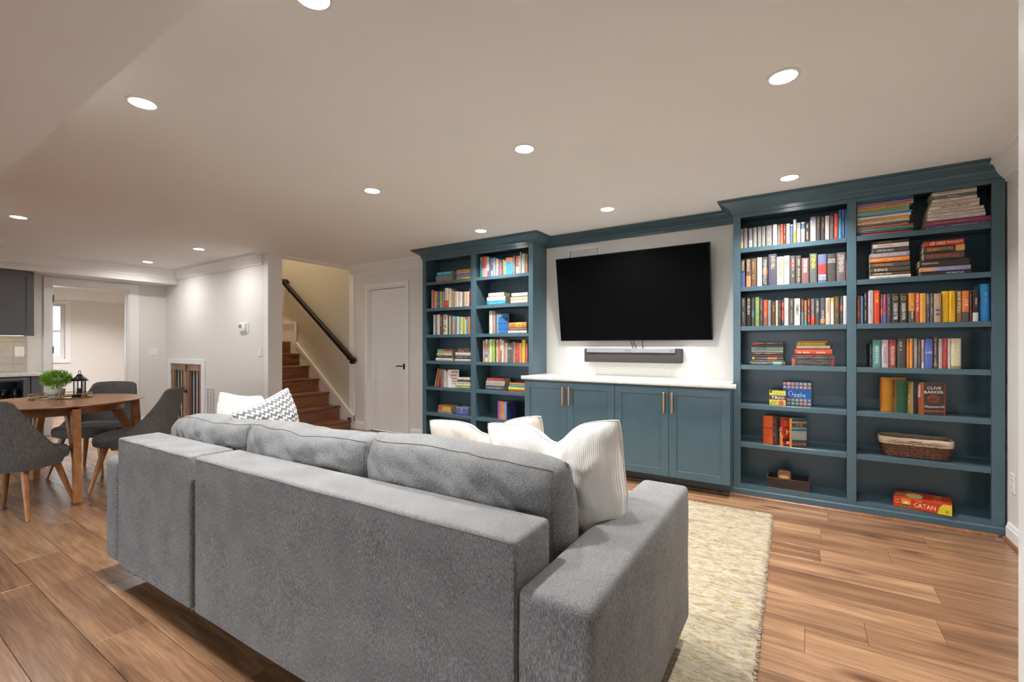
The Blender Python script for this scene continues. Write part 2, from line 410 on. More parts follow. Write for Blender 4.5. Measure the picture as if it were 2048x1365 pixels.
# ---------------------------------------------------------------- white panel door in the back wall
shell('wall_light_block', [(-5.6, YB + .121), (-4.35, YB + .121), (-4.35, YB + .2), (-5.6, YB + .2)], 0, 2.4, 2, 'wall')  # added unseen slab, stops outside light leaking through the door gap
d1 = empty('door_1', ((DX0 + DX1) / 2, YB, 0), kind='structure')
dw = DX1 - DX0
mb = MB()
for a, b in (((-dw / 2 - .062, -.02, 0), (-dw / 2 - .002, -.0005, DZ + .06)), ((dw / 2 + .002, -.02, 0), (dw / 2 + .062, -.0005, DZ + .06)), ((-dw / 2 - .002, -.02, DZ), (dw / 2 + .002, -.0005, DZ + .06))):
    MB().box(a, b, bev=.003).build('casing', 'trim', d1)
MB().prism([(-dw / 2 + .0005, .001), (-dw / 2 + .0005, DZ - .0005), (dw / 2 - .0005, DZ - .0005), (dw / 2 - .0005, .001), (dw / 2 - .016, .001), (dw / 2 - .016, DZ - .016), (-dw / 2 + .016, DZ - .016), (-dw / 2 + .016, .001)], .0, .11, 1).build('jamb', 'trim', d1)
sl = empty('slab', (0, .03, 0)); sl.parent = d1
x0, x1, zt = -dw / 2 + .021, dw / 2 - .020, DZ - .023
MB().box((x0, 0, .012), (x0 + .115, .035, zt)).build('stile', 'trim', sl)
MB().box((x1 - .115, 0, .012), (x1, .035, zt)).build('stile', 'trim', sl)
for za, zb in ((.012, .24), (.84, 1.0), (zt - .12, zt)): MB().box((x0 + .1155, 0, za), (x1 - .1155, .035, zb)).build('rail', 'trim', sl)
for za, zb in ((.2405, .8395), (1.0005, zt - .1205)):
    a, b = x0 + .1158, x1 - .1158
    rings = []
    for ins, yy in ((0, 0), (.016, .02), (.034, .02), (.06, .004)):
        rings.append([(a + ins, yy, za + ins), (b - ins, yy, za + ins), (b - ins, yy, zb - ins), (a + ins, yy, zb - ins)])
    MB().loft(rings, True, True, False).build('raised_panel', 'trim', sl)
hm = MB().box((x1 - .062, -.008, .90), (x1 - .028, -.0005, .98), bev=.003).build('handle_plate', 'darkmetal', sl)
MB().tube([(x1 - .045, -.009, .945), (x1 - .045, -.05, .945), (x1 - .06, -.058, .945), (x1 - .10, -.058, .95), (x1 - .145, -.056, .94)], .008).build('lever_handle', 'darkmetal', sl)
# ---------------------------------------------------------------- doorway to the next room
d2 = empty('door_2', (XL, (DY0 + DY1) / 2, 0), kind='structure')
hw = (DY1 - DY0) / 2
for a, b in (((.0005, -hw - .082, 0), (.02, -hw + .002, DLZ + .09)), ((.0005, hw - .002, 0), (.02, hw + .12, DLZ + .09)), ((.0005, -hw + .002, DLZ), (.02, hw - .002, DLZ + .09))):
    MB().box(a, b, bev=.003).build('casing', 'trim', d2)
MB().prism([(-hw + .0005, .001), (-hw + .0005, DLZ - .0005), (hw - .0005, DLZ - .0005), (hw - .0005, .001), (hw - .016, .001), (hw - .016, DLZ - .016), (-hw + .016, DLZ - .016), (-hw + .016, .001)], -.125, .0, 0).build('jamb', 'trim', d2)
MB().box((-.07, hw - .03, .001), (-.055, hw - .0165, DLZ - .017)).build('door_stop', 'trim', d2)
for z in (.25, 1.12, 1.83): MB().box((-.012, -hw + .0162, z), (.021, -hw + .021, z + .10), bev=.001).build('hinge', 'darkmetal', d2)

# ---------------------------------------------------------------- next room
OX = -11.3
wf = shell('wall_far', [(.9, 0), (3.9, 0), (3.9, 2.42), (.9, 2.42), (.9, 1.99), (2.555, 1.99), (2.555, .99), (.9, .99)], OX - .12, OX, 0, 'wall')
shell('wall_far_side', [(OX - .1, .78), (XL - .12, .78), (XL - .12, .9), (OX - .1, .9)], 0, 2.42, 2, 'wall')
shell('wall_far_end', [(OX - .1, 3.9), (XL - .12, 3.9), (XL - .12, 4.0), (OX - .1, 4.0)], 0, 2.42, 2, 'wall')
shell('ceiling_far', [(OX - .12, .78), (XL - .12, .78), (XL - .12, 4.0), (OX - .12, 4.0)], 2.42, 2.5, 2, 'ceiling')
shell('ceiling_far_soffit', [(OX, .9), (OX + .35, .9), (OX + .35, 3.9), (OX, 3.9)], 2.055, 2.42, 2, 'wall')
struct(MB().sweep([(OX + .3505, .9), (OX + .3505, 3.9)], [(0, 2.24), (.012, 2.24), (.07, 2.34), (.09, 2.345), (.09, 2.419), (0, 2.419)]).build('trim_8', 'trim'))
w1 = empty('window_1', (OX, 1.9, .99), kind='structure')
for a, b in (((.0005, .65, -.07), (.02, .72, 1.06)), ((.0005, -.9, -.07), (.02, .65, -.001)), ((.0005, -.9, 1.001), (.02, .65, 1.06))): MB().box(a, b).build('casing', 'trim', w1)
for a, b in (((-.09, .60, .0), (-.04, .654, 1.0)), ((-.09, -.9, .0), (-.04, .60, .05)), ((-.09, -.9, .95), (-.04, .60, 1.0)), ((-.10, -.9, .475), (-.05, .60, .525)), ((-.09, .14, .05), (-.05, .19, .95))): MB().box(a, b).build('sash', 'plastic', w1)
MB().box((-.075, -.9, .03), (-.071, .62, .97)).build('pane', 'glass', w1)

# ---------------------------------------------------------------- staircase
st = thing('staircase', 'brown wooden staircase rising beyond the wall opening beside the white door', 'stairs', (XS, 3.9, 0))
for k in range(7):
    nx = .012 - .2635 * k; z = .118 + .197 * k
    xb = nx - .30 if k < 6 else -2.9
    MB().box((xb, -.565, z - .028), (nx, .52, z), bev=.004).build('tread', 'stair', st)
    MB().box((nx - .045, -.565, max(.001, z - .197)), (nx - .026, .52, z - .0285)).build('riser', 'stair', st)
MB().prism([(.05, .0), (.05, .185), (-1.345, 1.232), (-1.415, 1.30), (-1.415, 1.62), (-2.9, 1.62), (-2.9, .0)], .5205, .5395, 1).build('skirt_board', 'trim', st)
def slab_bar(p, q, w, t, y0, y1):
    p = Vector(p); q = Vector(q); d = (q - p).normalized(); n = Vector((-d.y, d.x)) * w / 2
    return [tuple(p + n), tuple(q + n), tuple(q - n), tuple(p - n)]
MB().prism(slab_bar((.04, .175), (-1.40, 1.265), .045, 0, 0, 0), .503, .5203, 1).build('skirt_cap', 'trim', st)
MB().box((-1.44, .503, 1.27), (-1.395, .5203, 1.62)).build('skirt_cap', 'trim', st)
MB().box((-2.9, .503, 1.585), (-1.44, .5203, 1.625)).build('skirt_cap', 'trim', st)
ho = thing('door_stop', 'small black knob stop on the white stair skirt above the bottom tread', 'door stop', (-5.72, 4.42, .143))
MB().cyl((0, 0, 0), (0, -.03, 0), .009).build('stem', 'black', ho); MB().cyl((0, -.03, 0), (0, -.05, 0), .022, .02).build('bumper', 'rubber', ho)
hr = thing('handrail', 'dark brown wooden handrail sloping along the stair wall', 'handrail', (-6.45, 4.37, 1.65))
p0, p1 = Vector((-.92, 0, .63)), Vector((.82, 0, -.625)); dr = (p1 - p0).normalized(); nr = Vector((-dr.z, 0, dr.x))
if nr.z < 0: nr = -nr
prof = [(-.027, -.03), (.027, -.03), (.03, 0), (.027, .026), (.014, .036), (-.014, .036), (-.027, .026), (-.03, 0)]
MB().loft([[tuple(p + Vector((0, a, 0)) + nr * b) for a, b in prof] for p in (p0, p1)], True, True, False).build('rail', 'rail', hr)
MB().box((-.075, -.032, -.036), (.0, .068, .04), T=Matrix.Translation(p0) @ Matrix.Rotation(math.atan2(-dr.z, dr.x), 4, 'Y'), bev=.004).build('wall_return', 'rail', hr)
MB().box((0, -.034, -.05), (.05, .034, .035), T=Matrix.Translation(p1) @ Matrix.Rotation(math.atan2(-dr.z, dr.x), 4, 'Y'), bev=.006).build('end_cap', 'rail', hr)
for f in (.06, .94):
    p = p0.lerp(p1, f)
    MB().tube([p + Vector((0, 0, -.03)), p + Vector((0, .0, -.075)), p + Vector((0, .06, -.085))], .006).cyl(p + Vector((0, .055, -.085)), p + Vector((0, .069, -.085)), .024).build('bracket', 'black', hr)

# ---------------------------------------------------------------- crate doors in the wall under the stairs
cr = thing('pet_gate', 'low wooden double doors with dark bars set in the wall under the stairs', 'gate', ((CR0 + CR1) / 2, YT, 0))
hw = (CR1 - CR0) / 2
for a, b in (((-hw - .09, -.02, 0), (-hw + .002, -.0005, CRZ + .075)), ((hw - .002, -.02, 0), (hw + .09, -.0005, CRZ + .075)), ((-hw + .002, -.02, CRZ), (hw - .002, -.0005, CRZ + .075))): MB().box(a, b, bev=.003).build('casing', 'trim', cr)
part('back_board', 'trim', cr, (-hw + .001, .034, .001), (hw - .001, .045, CRZ - .002))
for s in (-1, 1):
    a, b = (-hw + .004, -.003) if s < 0 else (.003, hw - .004)
    g = empty('gate_door', (0, 0, 0)); g.parent = cr
    part('stile', 'crate', g, (a, 0, .02), (a + .10, .03, CRZ - .01)); part('stile', 'crate', g, (b - .10, 0, .02), (b, .03, CRZ - .01))
    part('rail', 'crate', g, (a + .1003, 0, .02), (b - .1003, .03, .12)); part('rail', 'crate', g, (a + .1003, 0, CRZ - .10), (b - .1003, .03, CRZ - .01))
    n = 3
    for i in range(n):
        x = a + .1 + (b - a - .2) * (i + .5) / n
        MB().box((x - .013, .008, .12), (x + .013, .022, CRZ - .1)).build('bar', 'black', g)
    for z in (.2, .78): MB().box((a - .004 if s < 0 else b - .008, -.004, z), (a + .008 if s < 0 else b + .004, -.0003, z + .07)).build('hinge', 'black', g)
MB().box((-.035, -.012, .50), (.035, -.0005, .56), bev=.003).cyl((.02, -.013, .53), (.02, -.035, .53), .014).build('latch', 'black', cr)
MB().box((-.01, -.008, CRZ - .12), (.004, -.0005, CRZ - .01)).build('bolt', 'black', cr)

def wall_vent(name, label, loc, rz, w, h, vertical=False, n=22, cat='vent', cols=1):
    v = thing(name, label, cat, loc, rz)
    f = .022
    for a, b in (((-w / 2, -.008, -h / 2), (-w / 2 + f, 0, h / 2)), ((w / 2 - f, -.008, -h / 2), (w / 2, 0, h / 2)), ((-w / 2 + f, -.008, -h / 2), (w / 2 - f, 0, -h / 2 + f)), ((-w / 2 + f, -.008, h / 2 - f), (w / 2 - f, 0, h / 2))): MB().box(a, b).build('frame', 'plastic', v)
    part('backing', 'print_dark', v, (-w / 2 + f, -.0015, -h / 2 + f), (w / 2 - f, 0, h / 2 - f))
    for c in range(cols):
        xa = -w / 2 + f + (w - 2 * f) * c / cols; xb = -w / 2 + f + (w - 2 * f) * (c + 1) / cols
        if c: MB().box((xa - .005, -.0075, -h / 2 + f), (xa + .005, -.002, h / 2 - f)).build('divider', 'plastic', v)
        for i in range(n):
            if vertical:
                x = xa + .006 + (xb - xa - .012) * (i + .5) / n; MB().box((x - .0042, -.007, -h / 2 + f), (x + .0042, -.002, h / 2 - f)).build('slat', 'plastic', v)
            else:
                z = -h / 2 + f + (h - 2 * f) * (i + .5) / n; MB().box((xa + .006, -.007, z - .0062), (xb - .006, -.002, z + .0055), T=None).build('slat', 'plastic', v)
    return v
wall_vent('return_air_grille', 'white return air grille low on the wall beside the wooden gate', (-7.21, YT - .0005, .37), 0, .29, .53, n=24, cols=3)
vt = wall_vent('supply_vent', 'white supply vent on the wall above the television', (-1.965, YB - .0005, 2.185), 0, .37, .15, vertical=True, n=13, cols=2)
for i in range(3): MB().box((.008, -.009, -.04 + .032 * i), (.16, -.0072, -.034 + .032 * i)).build('cross_slat', 'plastic', vt)

def plate(name, label, loc, rz, w, h, kind):
    v = thing(name, label, kind, loc, rz)
    MB().box((-w / 2, -.006, -h / 2), (w / 2, 0, h / 2), bev=.003).build('cover_plate', 'plastic', v)
    return v
def rocker(v, x=0): MB().box((x - .016, -.009, -.033), (x + .016, -.0062, .033), bev=.002).build('rocker', 'plastic', v)
def socket(v):
    for z in (-.02, .02):
        MB().cyl((0, -.0062, z), (0, -.008, z), .016, n=16).build('outlet_face', 'plastic', v)
        for x in (-.006, .006): MB().box((x - .001, -.0086, z - .002), (x + .001, -.0081, z + .008)).build('slot', 'print_dark', v)
p = plate('light_switch', 'white light switch on the wall end beside the stairs', (-5.895, YT - .0005, 1.15), 0, .075, .12, 'switch'); rocker(p)
p = plate('light_switch', 'white double light switch between the doorway and the room corner', (XL + .0005, 2.995, 1.135), R(90), .12, .12, 'switch'); rocker(p, -.023); rocker(p, .023)
p = plate('wall_outlet', 'white wall outlet low beside the right bookcase', (XR - .0005, 4.045, .37), R(-90), .075, .125, 'outlet'); socket(p)
th = thing('thermostat', 'white thermostat with grey display on the wall beside the stairs', 'thermostat', (-6.285, YT - .0005, 1.47))
MB().box((-.105, -.008, -.065), (.105, 0, .065), bev=.003).build('base_plate', 'plastic', th)
MB().box((-.10, -.035, -.05), (.07, -.0085, .055), bev=.006).build('body', 'plastic', th)
MB().box((-.085, -.037, -.01), (-.01, -.0355, .04)).build('display', paint('lcd_grey', (.18, .19, .19), .3), th)
MB().box((.02, -.037, -.02), (.05, -.0355, .03)).build('button', 'plastic', th)

# ---------------------------------------------------------------- recessed lights
def make_downlight(label, loc, watts=DOWNLIGHT_W, col=(1, .98, .955), name='downlight', group='recessed ceiling lights', spread=R(130)):
    d = thing(name, label, 'ceiling light', loc, 0, group)
    MB().lathe([(.054, -.0005), (.066, -.0005), (.066, -.004), (.054, -.006)], 32, ring=True).build('trim_ring', 'plastic', d)
    MB().lathe([(.0005, -.0045), (.053, -.0045), (.053, -.001), (.0005, -.001)], 32).build('lens', 'lens', d)
    l = bpy.data.lights.new('bulb', 'AREA'); l.shape = 'DISK'; l.size = .10; l.energy = watts; l.color = col; l.spread = spread
    lo = bpy.data.objects.new('bulb', l); COL.objects.link(lo); lo.parent = d; lo.location = (0, 0, -.0065)
    return d
DL = [((-.10, 3.74), 'recessed ceiling light just above the right bookcase'), ((-1.44, 3.745), 'recessed ceiling light above the television'),
      ((-2.80, 3.75), 'recessed ceiling light above the left bookcase'), ((-.085, 2.325), 'large recessed ceiling light high at the right of the photo'),
      ((-1.418, 2.333), 'recessed ceiling light in the middle of the ceiling'), ((-2.77, 2.333), 'recessed ceiling light between the stairs and the middle light'),
      ((-1.404, .93), 'recessed ceiling light cut off by the top edge of the photo'), ((-2.709, .887), 'large recessed ceiling light beside the dropped soffit'),
      ((-6.057, 1.056), 'recessed ceiling light above the dining table at the left edge'), ((-6.20, 2.59), 'recessed ceiling light in front of the thermostat wall'),
      ((-7.757, 2.60), 'recessed ceiling light nearest the open doorway')]
for (x, y), lb in DL: make_downlight(lb, (x, y, CEIL), *((DOWNLIGHT_W,) if x > -5 else (DOWNLIGHT_W * .5,)), spread=R(130) if x > -5 else R(165))
make_downlight('recessed ceiling light in the stairwell above the landing', (-7.0, 3.9, 4.6), 17, (1, .80, .52), group=None)
make_downlight('added unseen ceiling light brightening the room beyond the doorway', (-9.8, 2.5, 2.42), 30, (1, .985, .97), group=None)  # added lamp out of view, there only to brighten the next room
sd = thing('smoke_detector', 'white round smoke detector on the ceiling above the kitchen cabinets', 'smoke detector', (-7.50, 1.13, CEIL))
MB().lathe([(.0005, -.0005), (.07, -.0005), (.07, -.02), (.055, -.034), (.0005, -.036)], 32).build('housing', 'plastic', sd); MB().lathe([(.0005, -.0365), (.012, -.0365), (.012, -.04), (.0005, -.04)], 16).build('button', 'plastic', sd)

# ================================================================== BUILT-INS
YF = 4.14
TEAL_CROWN = [(0, 2.298), (.012, 2.298), (.012, 2.325), (.02, 2.33), (.028, 2.345), (.082, 2.378), (.088, 2.384), (.088, 2.390), (.105, 2.392), (.105, CEIL - .0005), (0, CEIL - .0005)]
def bookcase(label, x0, x1, stiles, shelf_z, deck_z, crown_path):
    bc = thing('bookcase', label, 'bookcase', ((x0 + x1) / 2, YF, 0)); ox = (x0 + x1) / 2
    def P(name, a, b, bev=0): return MB().box((a[0] - ox, a[1] - YF, a[2]), (b[0] - ox, b[1] - YF, b[2]), bev=bev).build(name, 'teal', bc)
    for i, (a, b) in enumerate(stiles): P('stile', (a, YF, .0), (b, YF + .02, 2.3), .0015)
    for sa_, sb_ in ((stiles[0][1], stiles[1][0]), (stiles[1][1], stiles[2][0])):
        P('top_rail', (sa_ + .0003, YF, 2.268), (sb_ - .0003, YF + .02, 2.3)); P('bottom_rail', (sa_ + .0003, YF, .0), (sb_ - .0003, YF + .02, deck_z - .002))
    P('side_panel', (x0, YF + .0203, 0), (x0 + .02, YB - .001, 2.3)); P('side_panel', (x1 - .02, YF + .0203, 0), (x1, YB - .001, 2.3))
    cs = (stiles[1][0] + stiles[1][1]) / 2
    P('divider', (stiles[1][0] + .006, YF + .0203, .0), (stiles[1][1] - .006, YB - .012, 2.3))
    P('back_panel', (x0 + .0203, YB - .011, 0), (x1 - .0203, YB - .001, 2.3)); P('top_panel', (x0, YF, 2.3003), (x1, YB - .001, CEIL - .001))
    bays = [(x0 + .0205, stiles[1][0] + .0057, stiles[0][1], stiles[1][0]), (stiles[1][1] - .0057, x1 - .0205, stiles[1][1], stiles[2][0])]
    for a, b, fa, fb in bays:
        P('deck', (a, YF + .0205, deck_z - .02), (b, YB - .0115, deck_z))
        for z in shelf_z:
            P('shelf', (a, YF + .0205, z - .02), (b, YB - .0115, z))
            P('shelf_edge', (fa + .0005, YF + .004, z - .037), (fb - .0005, YF + .0202, z - .0002), .0015)
    base = MB().sweep([(x0 - ox, .0), (x1 - ox, .0)], [(.0003, .0), (.012, .0), (.012, .055), (.006, .062), (.0003, .064)]); base.build('base_molding', 'teal', bc)
    MB().sweep([(x - ox, y - YF) for x, y in crown_path], TEAL_CROWN).build('crown_molding', 'teal', bc)
    MB().sweep([(x0 - ox, -.0125), (x1 - ox - .035, -.0125)], [(0.0, .0002), (.017, .0002), (.015, .01), (.009, .016), (0, .019)]).build('shoe_molding', 'stair', bc)
    return bc
RX = [(-.506, -.452), (.249, .305), (1.002, 1.063)]; LX = [(-3.992, -3.941), (-3.237, -3.168), (-2.466, -2.411)]
RZ = [2.02, 1.703, 1.383, 1.068, .750, .435]; LZ = [2.004, 1.683, 1.361, 1.042, .725, .410]; DECK = .088
bookcase('teal built-in bookcase at the right of the television, nearest the outlet', -.506, 1.063, RX, RZ, DECK, [(-.506, YB - .001), (-.506, YF), (1.0625, YF)])
bookcase('teal built-in bookcase at the left of the television, beside the white door', -3.992, -2.411, LX, LZ, DECK, [(-3.992, YB - .001), (-3.992, YF), (-2.411, YF), (-2.411, YB - .001)])
struct(MB().sweep([(-2.4105, YB - .0006), (-.5065, YB - .0006)], TEAL_CROWN).build('trim_9', 'teal'))

# base cabinets with shaker doors
YC = 3.97
def cabinet(label, x0, x1):
    c = thing('base_cabinet', label, 'cabinet', ((x0 + x1) / 2, YC, 0)); w = (x1 - x0) / 2
    part('carcass', 'teal', c, (-w + .001, .021, .105), (w - .001, YB - YC - .001, .885))
    part('toe_kick', 'teal', c, (-w + .001, .155, 0), (w - .001, .17, .1045))
    MB().sweep([(-w, .1548), (w, .1548)], [(0, .0002), (.017, .0002), (.015, .01), (.009, .016), (0, .019)]).build('shoe_molding', 'stair', c)
    for s in (-1, 1):
        a, b = (-w + .0015, -.0015) if s < 0 else (.0015, w - .0015)
        z0, z1, r = .112, .868, .062
        d = empty('door', (0, 0, 0)); d.parent = c
        for q in (((a, 0, z0), (a + r, .02, z1)), ((b - r, 0, z0), (b, .02, z1))): MB().box(*q, bev=.0012).build('stile', 'teal', d)
        for q in (((a + r + .0002, 0, z0), (b - r - .0002, .02, z0 + r)), ((a + r + .0002, 0, z1 - r), (b - r - .0002, .02, z1))): MB().box(*q, bev=.0012).build('rail', 'teal', d)
        part('door_panel', 'teal', d, (a + r + .0002, .009, z0 + r + .0002), (b - r - .0002, .018, z1 - r - .0002))
        hx = (-.034 if s < 0 else .034)
        h = MB().box((hx - .0065, -.037, .655), (hx + .0065, -.024, .828), bev=.0015)
        for z in (.675, .808): h.box((hx - .005, -.0245, z - .005), (hx + .005, -.0005, z + .005))
        h.build('handle', 'brass', d)
    return c
cabinet('teal double-door base cabinet under the television, next to the left bookcase', -2.411, -1.4595)
cabinet('teal double-door base cabinet under the television, next to the right bookcase', -1.4585, -.507)
ct = thing('countertop', 'white veined quartz countertop on the teal base cabinets', 'countertop', (-1.459, YC, .886))
MB().box((-.951, -.006, 0), (.951, YB - YC - .0012, .036)).build('slab', 'quartz', ct)
MB().box((-.977, -.033, 0), (.997, -.0062, .036), bev=.005).build('front_edge', 'quartz', ct)

# television
TVW = 1.512
tv = thing('television', 'large black flat television tilted forward on the wall', 'television', (-1.462, 4.345, 1.705))
tilt = math.atan2(.125, .86)
T = Matrix.Rotation(tilt, 4, 'X')
MB().box((-TVW / 2, -.004, -.434), (TVW / 2, .03, .434), T=T, bev=.003).build('bezel', 'black', tv)
MB().box((-TVW / 2 + .006, -.0055, -.426), (TVW / 2 - .006, -.0042, .428), T=T).build('screen', 'screen', tv)
MB().box((-.45, .0305, -.22), (.45, .045, .12), T=T, bev=.01).build('rear_housing', 'black', tv)
part('wall_bracket', 'black', tv, (-.2, .055, -.2), (.2, .0945, -.02))
for pts in ([(.0, .083, -.40), (.005, .083, -.445), (.02, .083, -.49), (.03, .083, -.515)], [(.02, .085, -.40), (.03, .085, -.45), (.05, .083, -.48), (.06, .083, -.515)], [(.115, .083, -.40), (.12, .083, -.45), (.118, .083, -.515)]):
    MB().tube(pts, .0035, 6).build('cable', 'rubber', tv)
sb = thing('soundbar', 'dark grey soundbar with a silver strip mounted under the television', 'soundbar', (-1.444, 4.385, 1.13))
MB().box((-.482, -.035, -.07), (.482, .05, .068), bev=.012).build('grille', paint('speaker_cloth', (.062, .057, .055), .9, .25, 300, bump=.5, bscale=900), sb)
MB().box((-.45, -.047, .028), (.43, -.0352, .066), bev=.004).build('silver_strip', 'chrome', sb)
for x, w in ((-.04, .012), (-.024, .006), (-.014, .01), (.0, .008), (.012, .004), (.38, .014), (.40, .008)): MB().box((x, -.0476, .044), (x + w, -.0471, .05)).build('print_mark', 'print_dark', sb)
part('wall_bracket', 'black', sb, (-.3, .0502, -.03), (.3, YB - 4.385 - .001, .03))

# ================================================================== SOFT SHAPES
def grid_solid(nu, nv, fn, uvf=True):
    """closed two-sided cushion from fn(u,v,side)->point, u,v in -1..1; sides share their rim"""
    vs, idx = [], {}
    for s in (1, -1):
        for j in range(nv + 1):
            for i in range(nu + 1):
                rim = i in (0, nu) or j in (0, nv)
                if rim and s == -1: idx[(s, i, j)] = idx[(1, i, j)]; continue
                idx[(s, i, j)] = len(vs); vs.append(tuple(fn(i / nu * 2 - 1, j / nv * 2 - 1, s)))
    fs, uv = [], []
    for s in (1, -1):
        for j in range(nv):
            for i in range(nu):
                q = [(i, j), (i + 1, j), (i + 1, j + 1), (i, j + 1)]
                if s == -1: q = q[::-1]
                fs.append(tuple(idx[(s, *c)] for c in q)); uv += [(c[0] / nu, c[1] / nv) for c in q]
    return vs, fs, uv
def cushion_mesh(name, mat, parent, nu, nv, fn, sub=1):
    vs, fs, uv = grid_solid(nu, nv, fn)
    me = bpy.data.meshes.new(name); me.from_pydata(vs, [], fs)
    l = me.uv_layers.new(name='UVMap')
    for i, q in enumerate(uv): l.data[i].uv = q
    me.polygons.foreach_set('use_smooth', [True] * len(me.polygons))
    return obj(name, me, mat, parent)
def nz(p, s=1.0): return mnoise.noise(Vector(p) * s)
def pillow(label, mat, size, thick, loc, rot, chop=.12, seed=0, seam_mat=None, taper=0.0, folds=1.0):
    """square throw pillow standing on its bottom edge; local x across, z up, y through"""
    t = thing('throw_pillow', label, 'pillow', loc); t.rotation_euler = rot
    def shape(u, v, s, out=0):
        pin = .085
        x = u * (1 - pin * (1 - v * v)) ; z = v * (1 - pin * (1 - u * u))
        cr_ = 1 - .045 * (u * v) ** 6
        x *= cr_; z *= cr_
        r = math.exp(-((u - .04) / .26) ** 2)
        kk = max(0, (v + .15) / 1.15) ** 1.6
        z -= chop * 2.2 * r * kk
        x *= 1 - chop * .35 * max(0, v) - taper * max(0, -v)
        th = ((1 - abs(u) ** 2.6) * (1 - abs(v) ** 2.6)) ** .62
        th *= 1 - .35 * chop / .12 * r * kk * .8
        ridge = 1 - abs(nz((u * 3.2 + v * 1.5 + seed, v * 2.6 - abs(u) * 2.2, s * .9), 1.2)) * 2.2
        wr = folds * (.012 * nz((u * 2.2 + seed, v * 2.2, s * .7), 1.5) + .008 * nz((u * 5 + seed, v * 3 - u * 3, s), 1.3) + .009 * max(0, ridge) ** 2)
        y = s * (th * thick / 2 + wr * (th ** .5))
        return Vector((x * size / 2, y, z * size / 2 + size / 2))
    cushion_mesh('pillow_cover', mat, t, 40, 40, shape)
    ring = []
    for a, b, n in (((-1, -1), (1, -1), 24), ((1, -1), (1, 1), 24), ((1, 1), (-1, 1), 24), ((-1, 1), (-1, -1), 24)):
        for i in range(n): f = i / n; ring.append(shape(a[0] + (b[0] - a[0]) * f, a[1] + (b[1] - a[1]) * f, 1))
    MB().tube(ring, .0032, 6, closed=True).build('edge_seam', seam_mat or mat, t)
    return t

# ================================================================== SOFA
SA = R(1.1)
sofa = thing('sofa', 'grey heathered fabric sectional sofa seen from behind', 'sofa', (-1.30, .894, 0), SA)
def sx(x): return x + 1.30           # along the back, sofa coordinates
def soft_box(name, a, b, mat='sofa', bev=.03, parent=sofa, seg=4, wob=.004, seed=0):
    bm = bmesh.new(); bmesh.ops.create_cube(bm, size=1)
    for w in bm.verts: w.co = Vector([(p + q) / 2 + c * (q - p) for p, q, c in zip(a, b, w.co)])
    bmesh.ops.bevel(bm, geom=bm.edges[:], offset=bev, segments=seg, profile=.55, affect='EDGES')
    bmesh.ops.subdivide_edges(bm, edges=[e for e in bm.edges if e.calc_length() > .15], cuts=6, use_grid_fill=True)
    for w in bm.verts:
        c = w.co; n = Vector((nz(c + Vector((seed, 0, 0)), 4), nz(c + Vector((0, seed, 9)), 4), nz(c + Vector((5, 0, seed)), 4))); w.co = c + n * wob
    me = bpy.data.meshes.new(name); bmesh.ops.recalc_face_normals(bm, faces=bm.faces[:])
    for f in bm.faces: f.smooth = True
    bm.to_mesh(me); bm.free(); return obj(name, me, mat, parent)
ZB, ZT, TH = .105, .757, .185
XA, XB_, XC = -2.955, -2.172, -.577
soft_box('back_frame', (sx(XA), 0, ZB), (sx(XB_) - .016, TH, ZT - .003), bev=.016, wob=.0018)
soft_box('back_frame', (sx(XB_) + .026, 0, ZB), (sx(XC), TH, ZT), bev=.016, wob=.0018)
soft_box('arm', (sx(XC) + .003, -.004, ZB), (sx(-.385), 1.06, .650), bev=.024, seed=3)
soft_box('arm', (sx(-3.105), -.004, ZB), (sx(XA) - .003, 1.06, .640), bev=.034, seed=5)
soft_box('seat_base', (sx(XA) + .003, TH + .003, ZB), (sx(XB_) - .006, 1.03, .30), bev=.02)
soft_box('seat_base', (sx(XB_) + .006, TH + .003, ZB), (sx(XC) - .003, 1.03, .30), bev=.02)
w3 = (XC - XA) / 3
for i in range(3):
    soft_box('seat_cushion', (sx(XA + w3 * i) + .006, TH + .006, .302), (sx(XA + w3 * (i + 1)) - .006, 1.055, .468), 'sofacushion', bev=.045, seed=i, wob=.006)
for x in (-3.03, -2.25, -2.08, -1.3, -.48):
    for y in (.26, .90): MB().cyl((sx(x), y, .001), (sx(x), y, ZB + .01), .022, .028).build('leg', 'black', sofa)
def seam(pts, name='seam', r=.0014): return MB().tube(pts, r, 6).build(name, 'seam', sofa)
for a, b, z in ((sx(XA) + .02, sx(XB_) - .03, ZT - .011), (sx(XB_) + .04, sx(XC) - .012, ZT - .009)):
    seam([(a + (b - a) * i / 24, .0018 + .0003 * (i % 2), z + .0012 * math.sin(i * .9)) for i in range(25)], r=.002)
for x in (sx(XC) - .004, sx(XB_) - .040): seam([(x, .002, ZB + .04 + (ZT - ZB - .09) * i / 8) for i in range(9)])
seam([(sx(XC) - .0035, .012 + .160 * i / 6, ZT - .009) for i in range(7)])
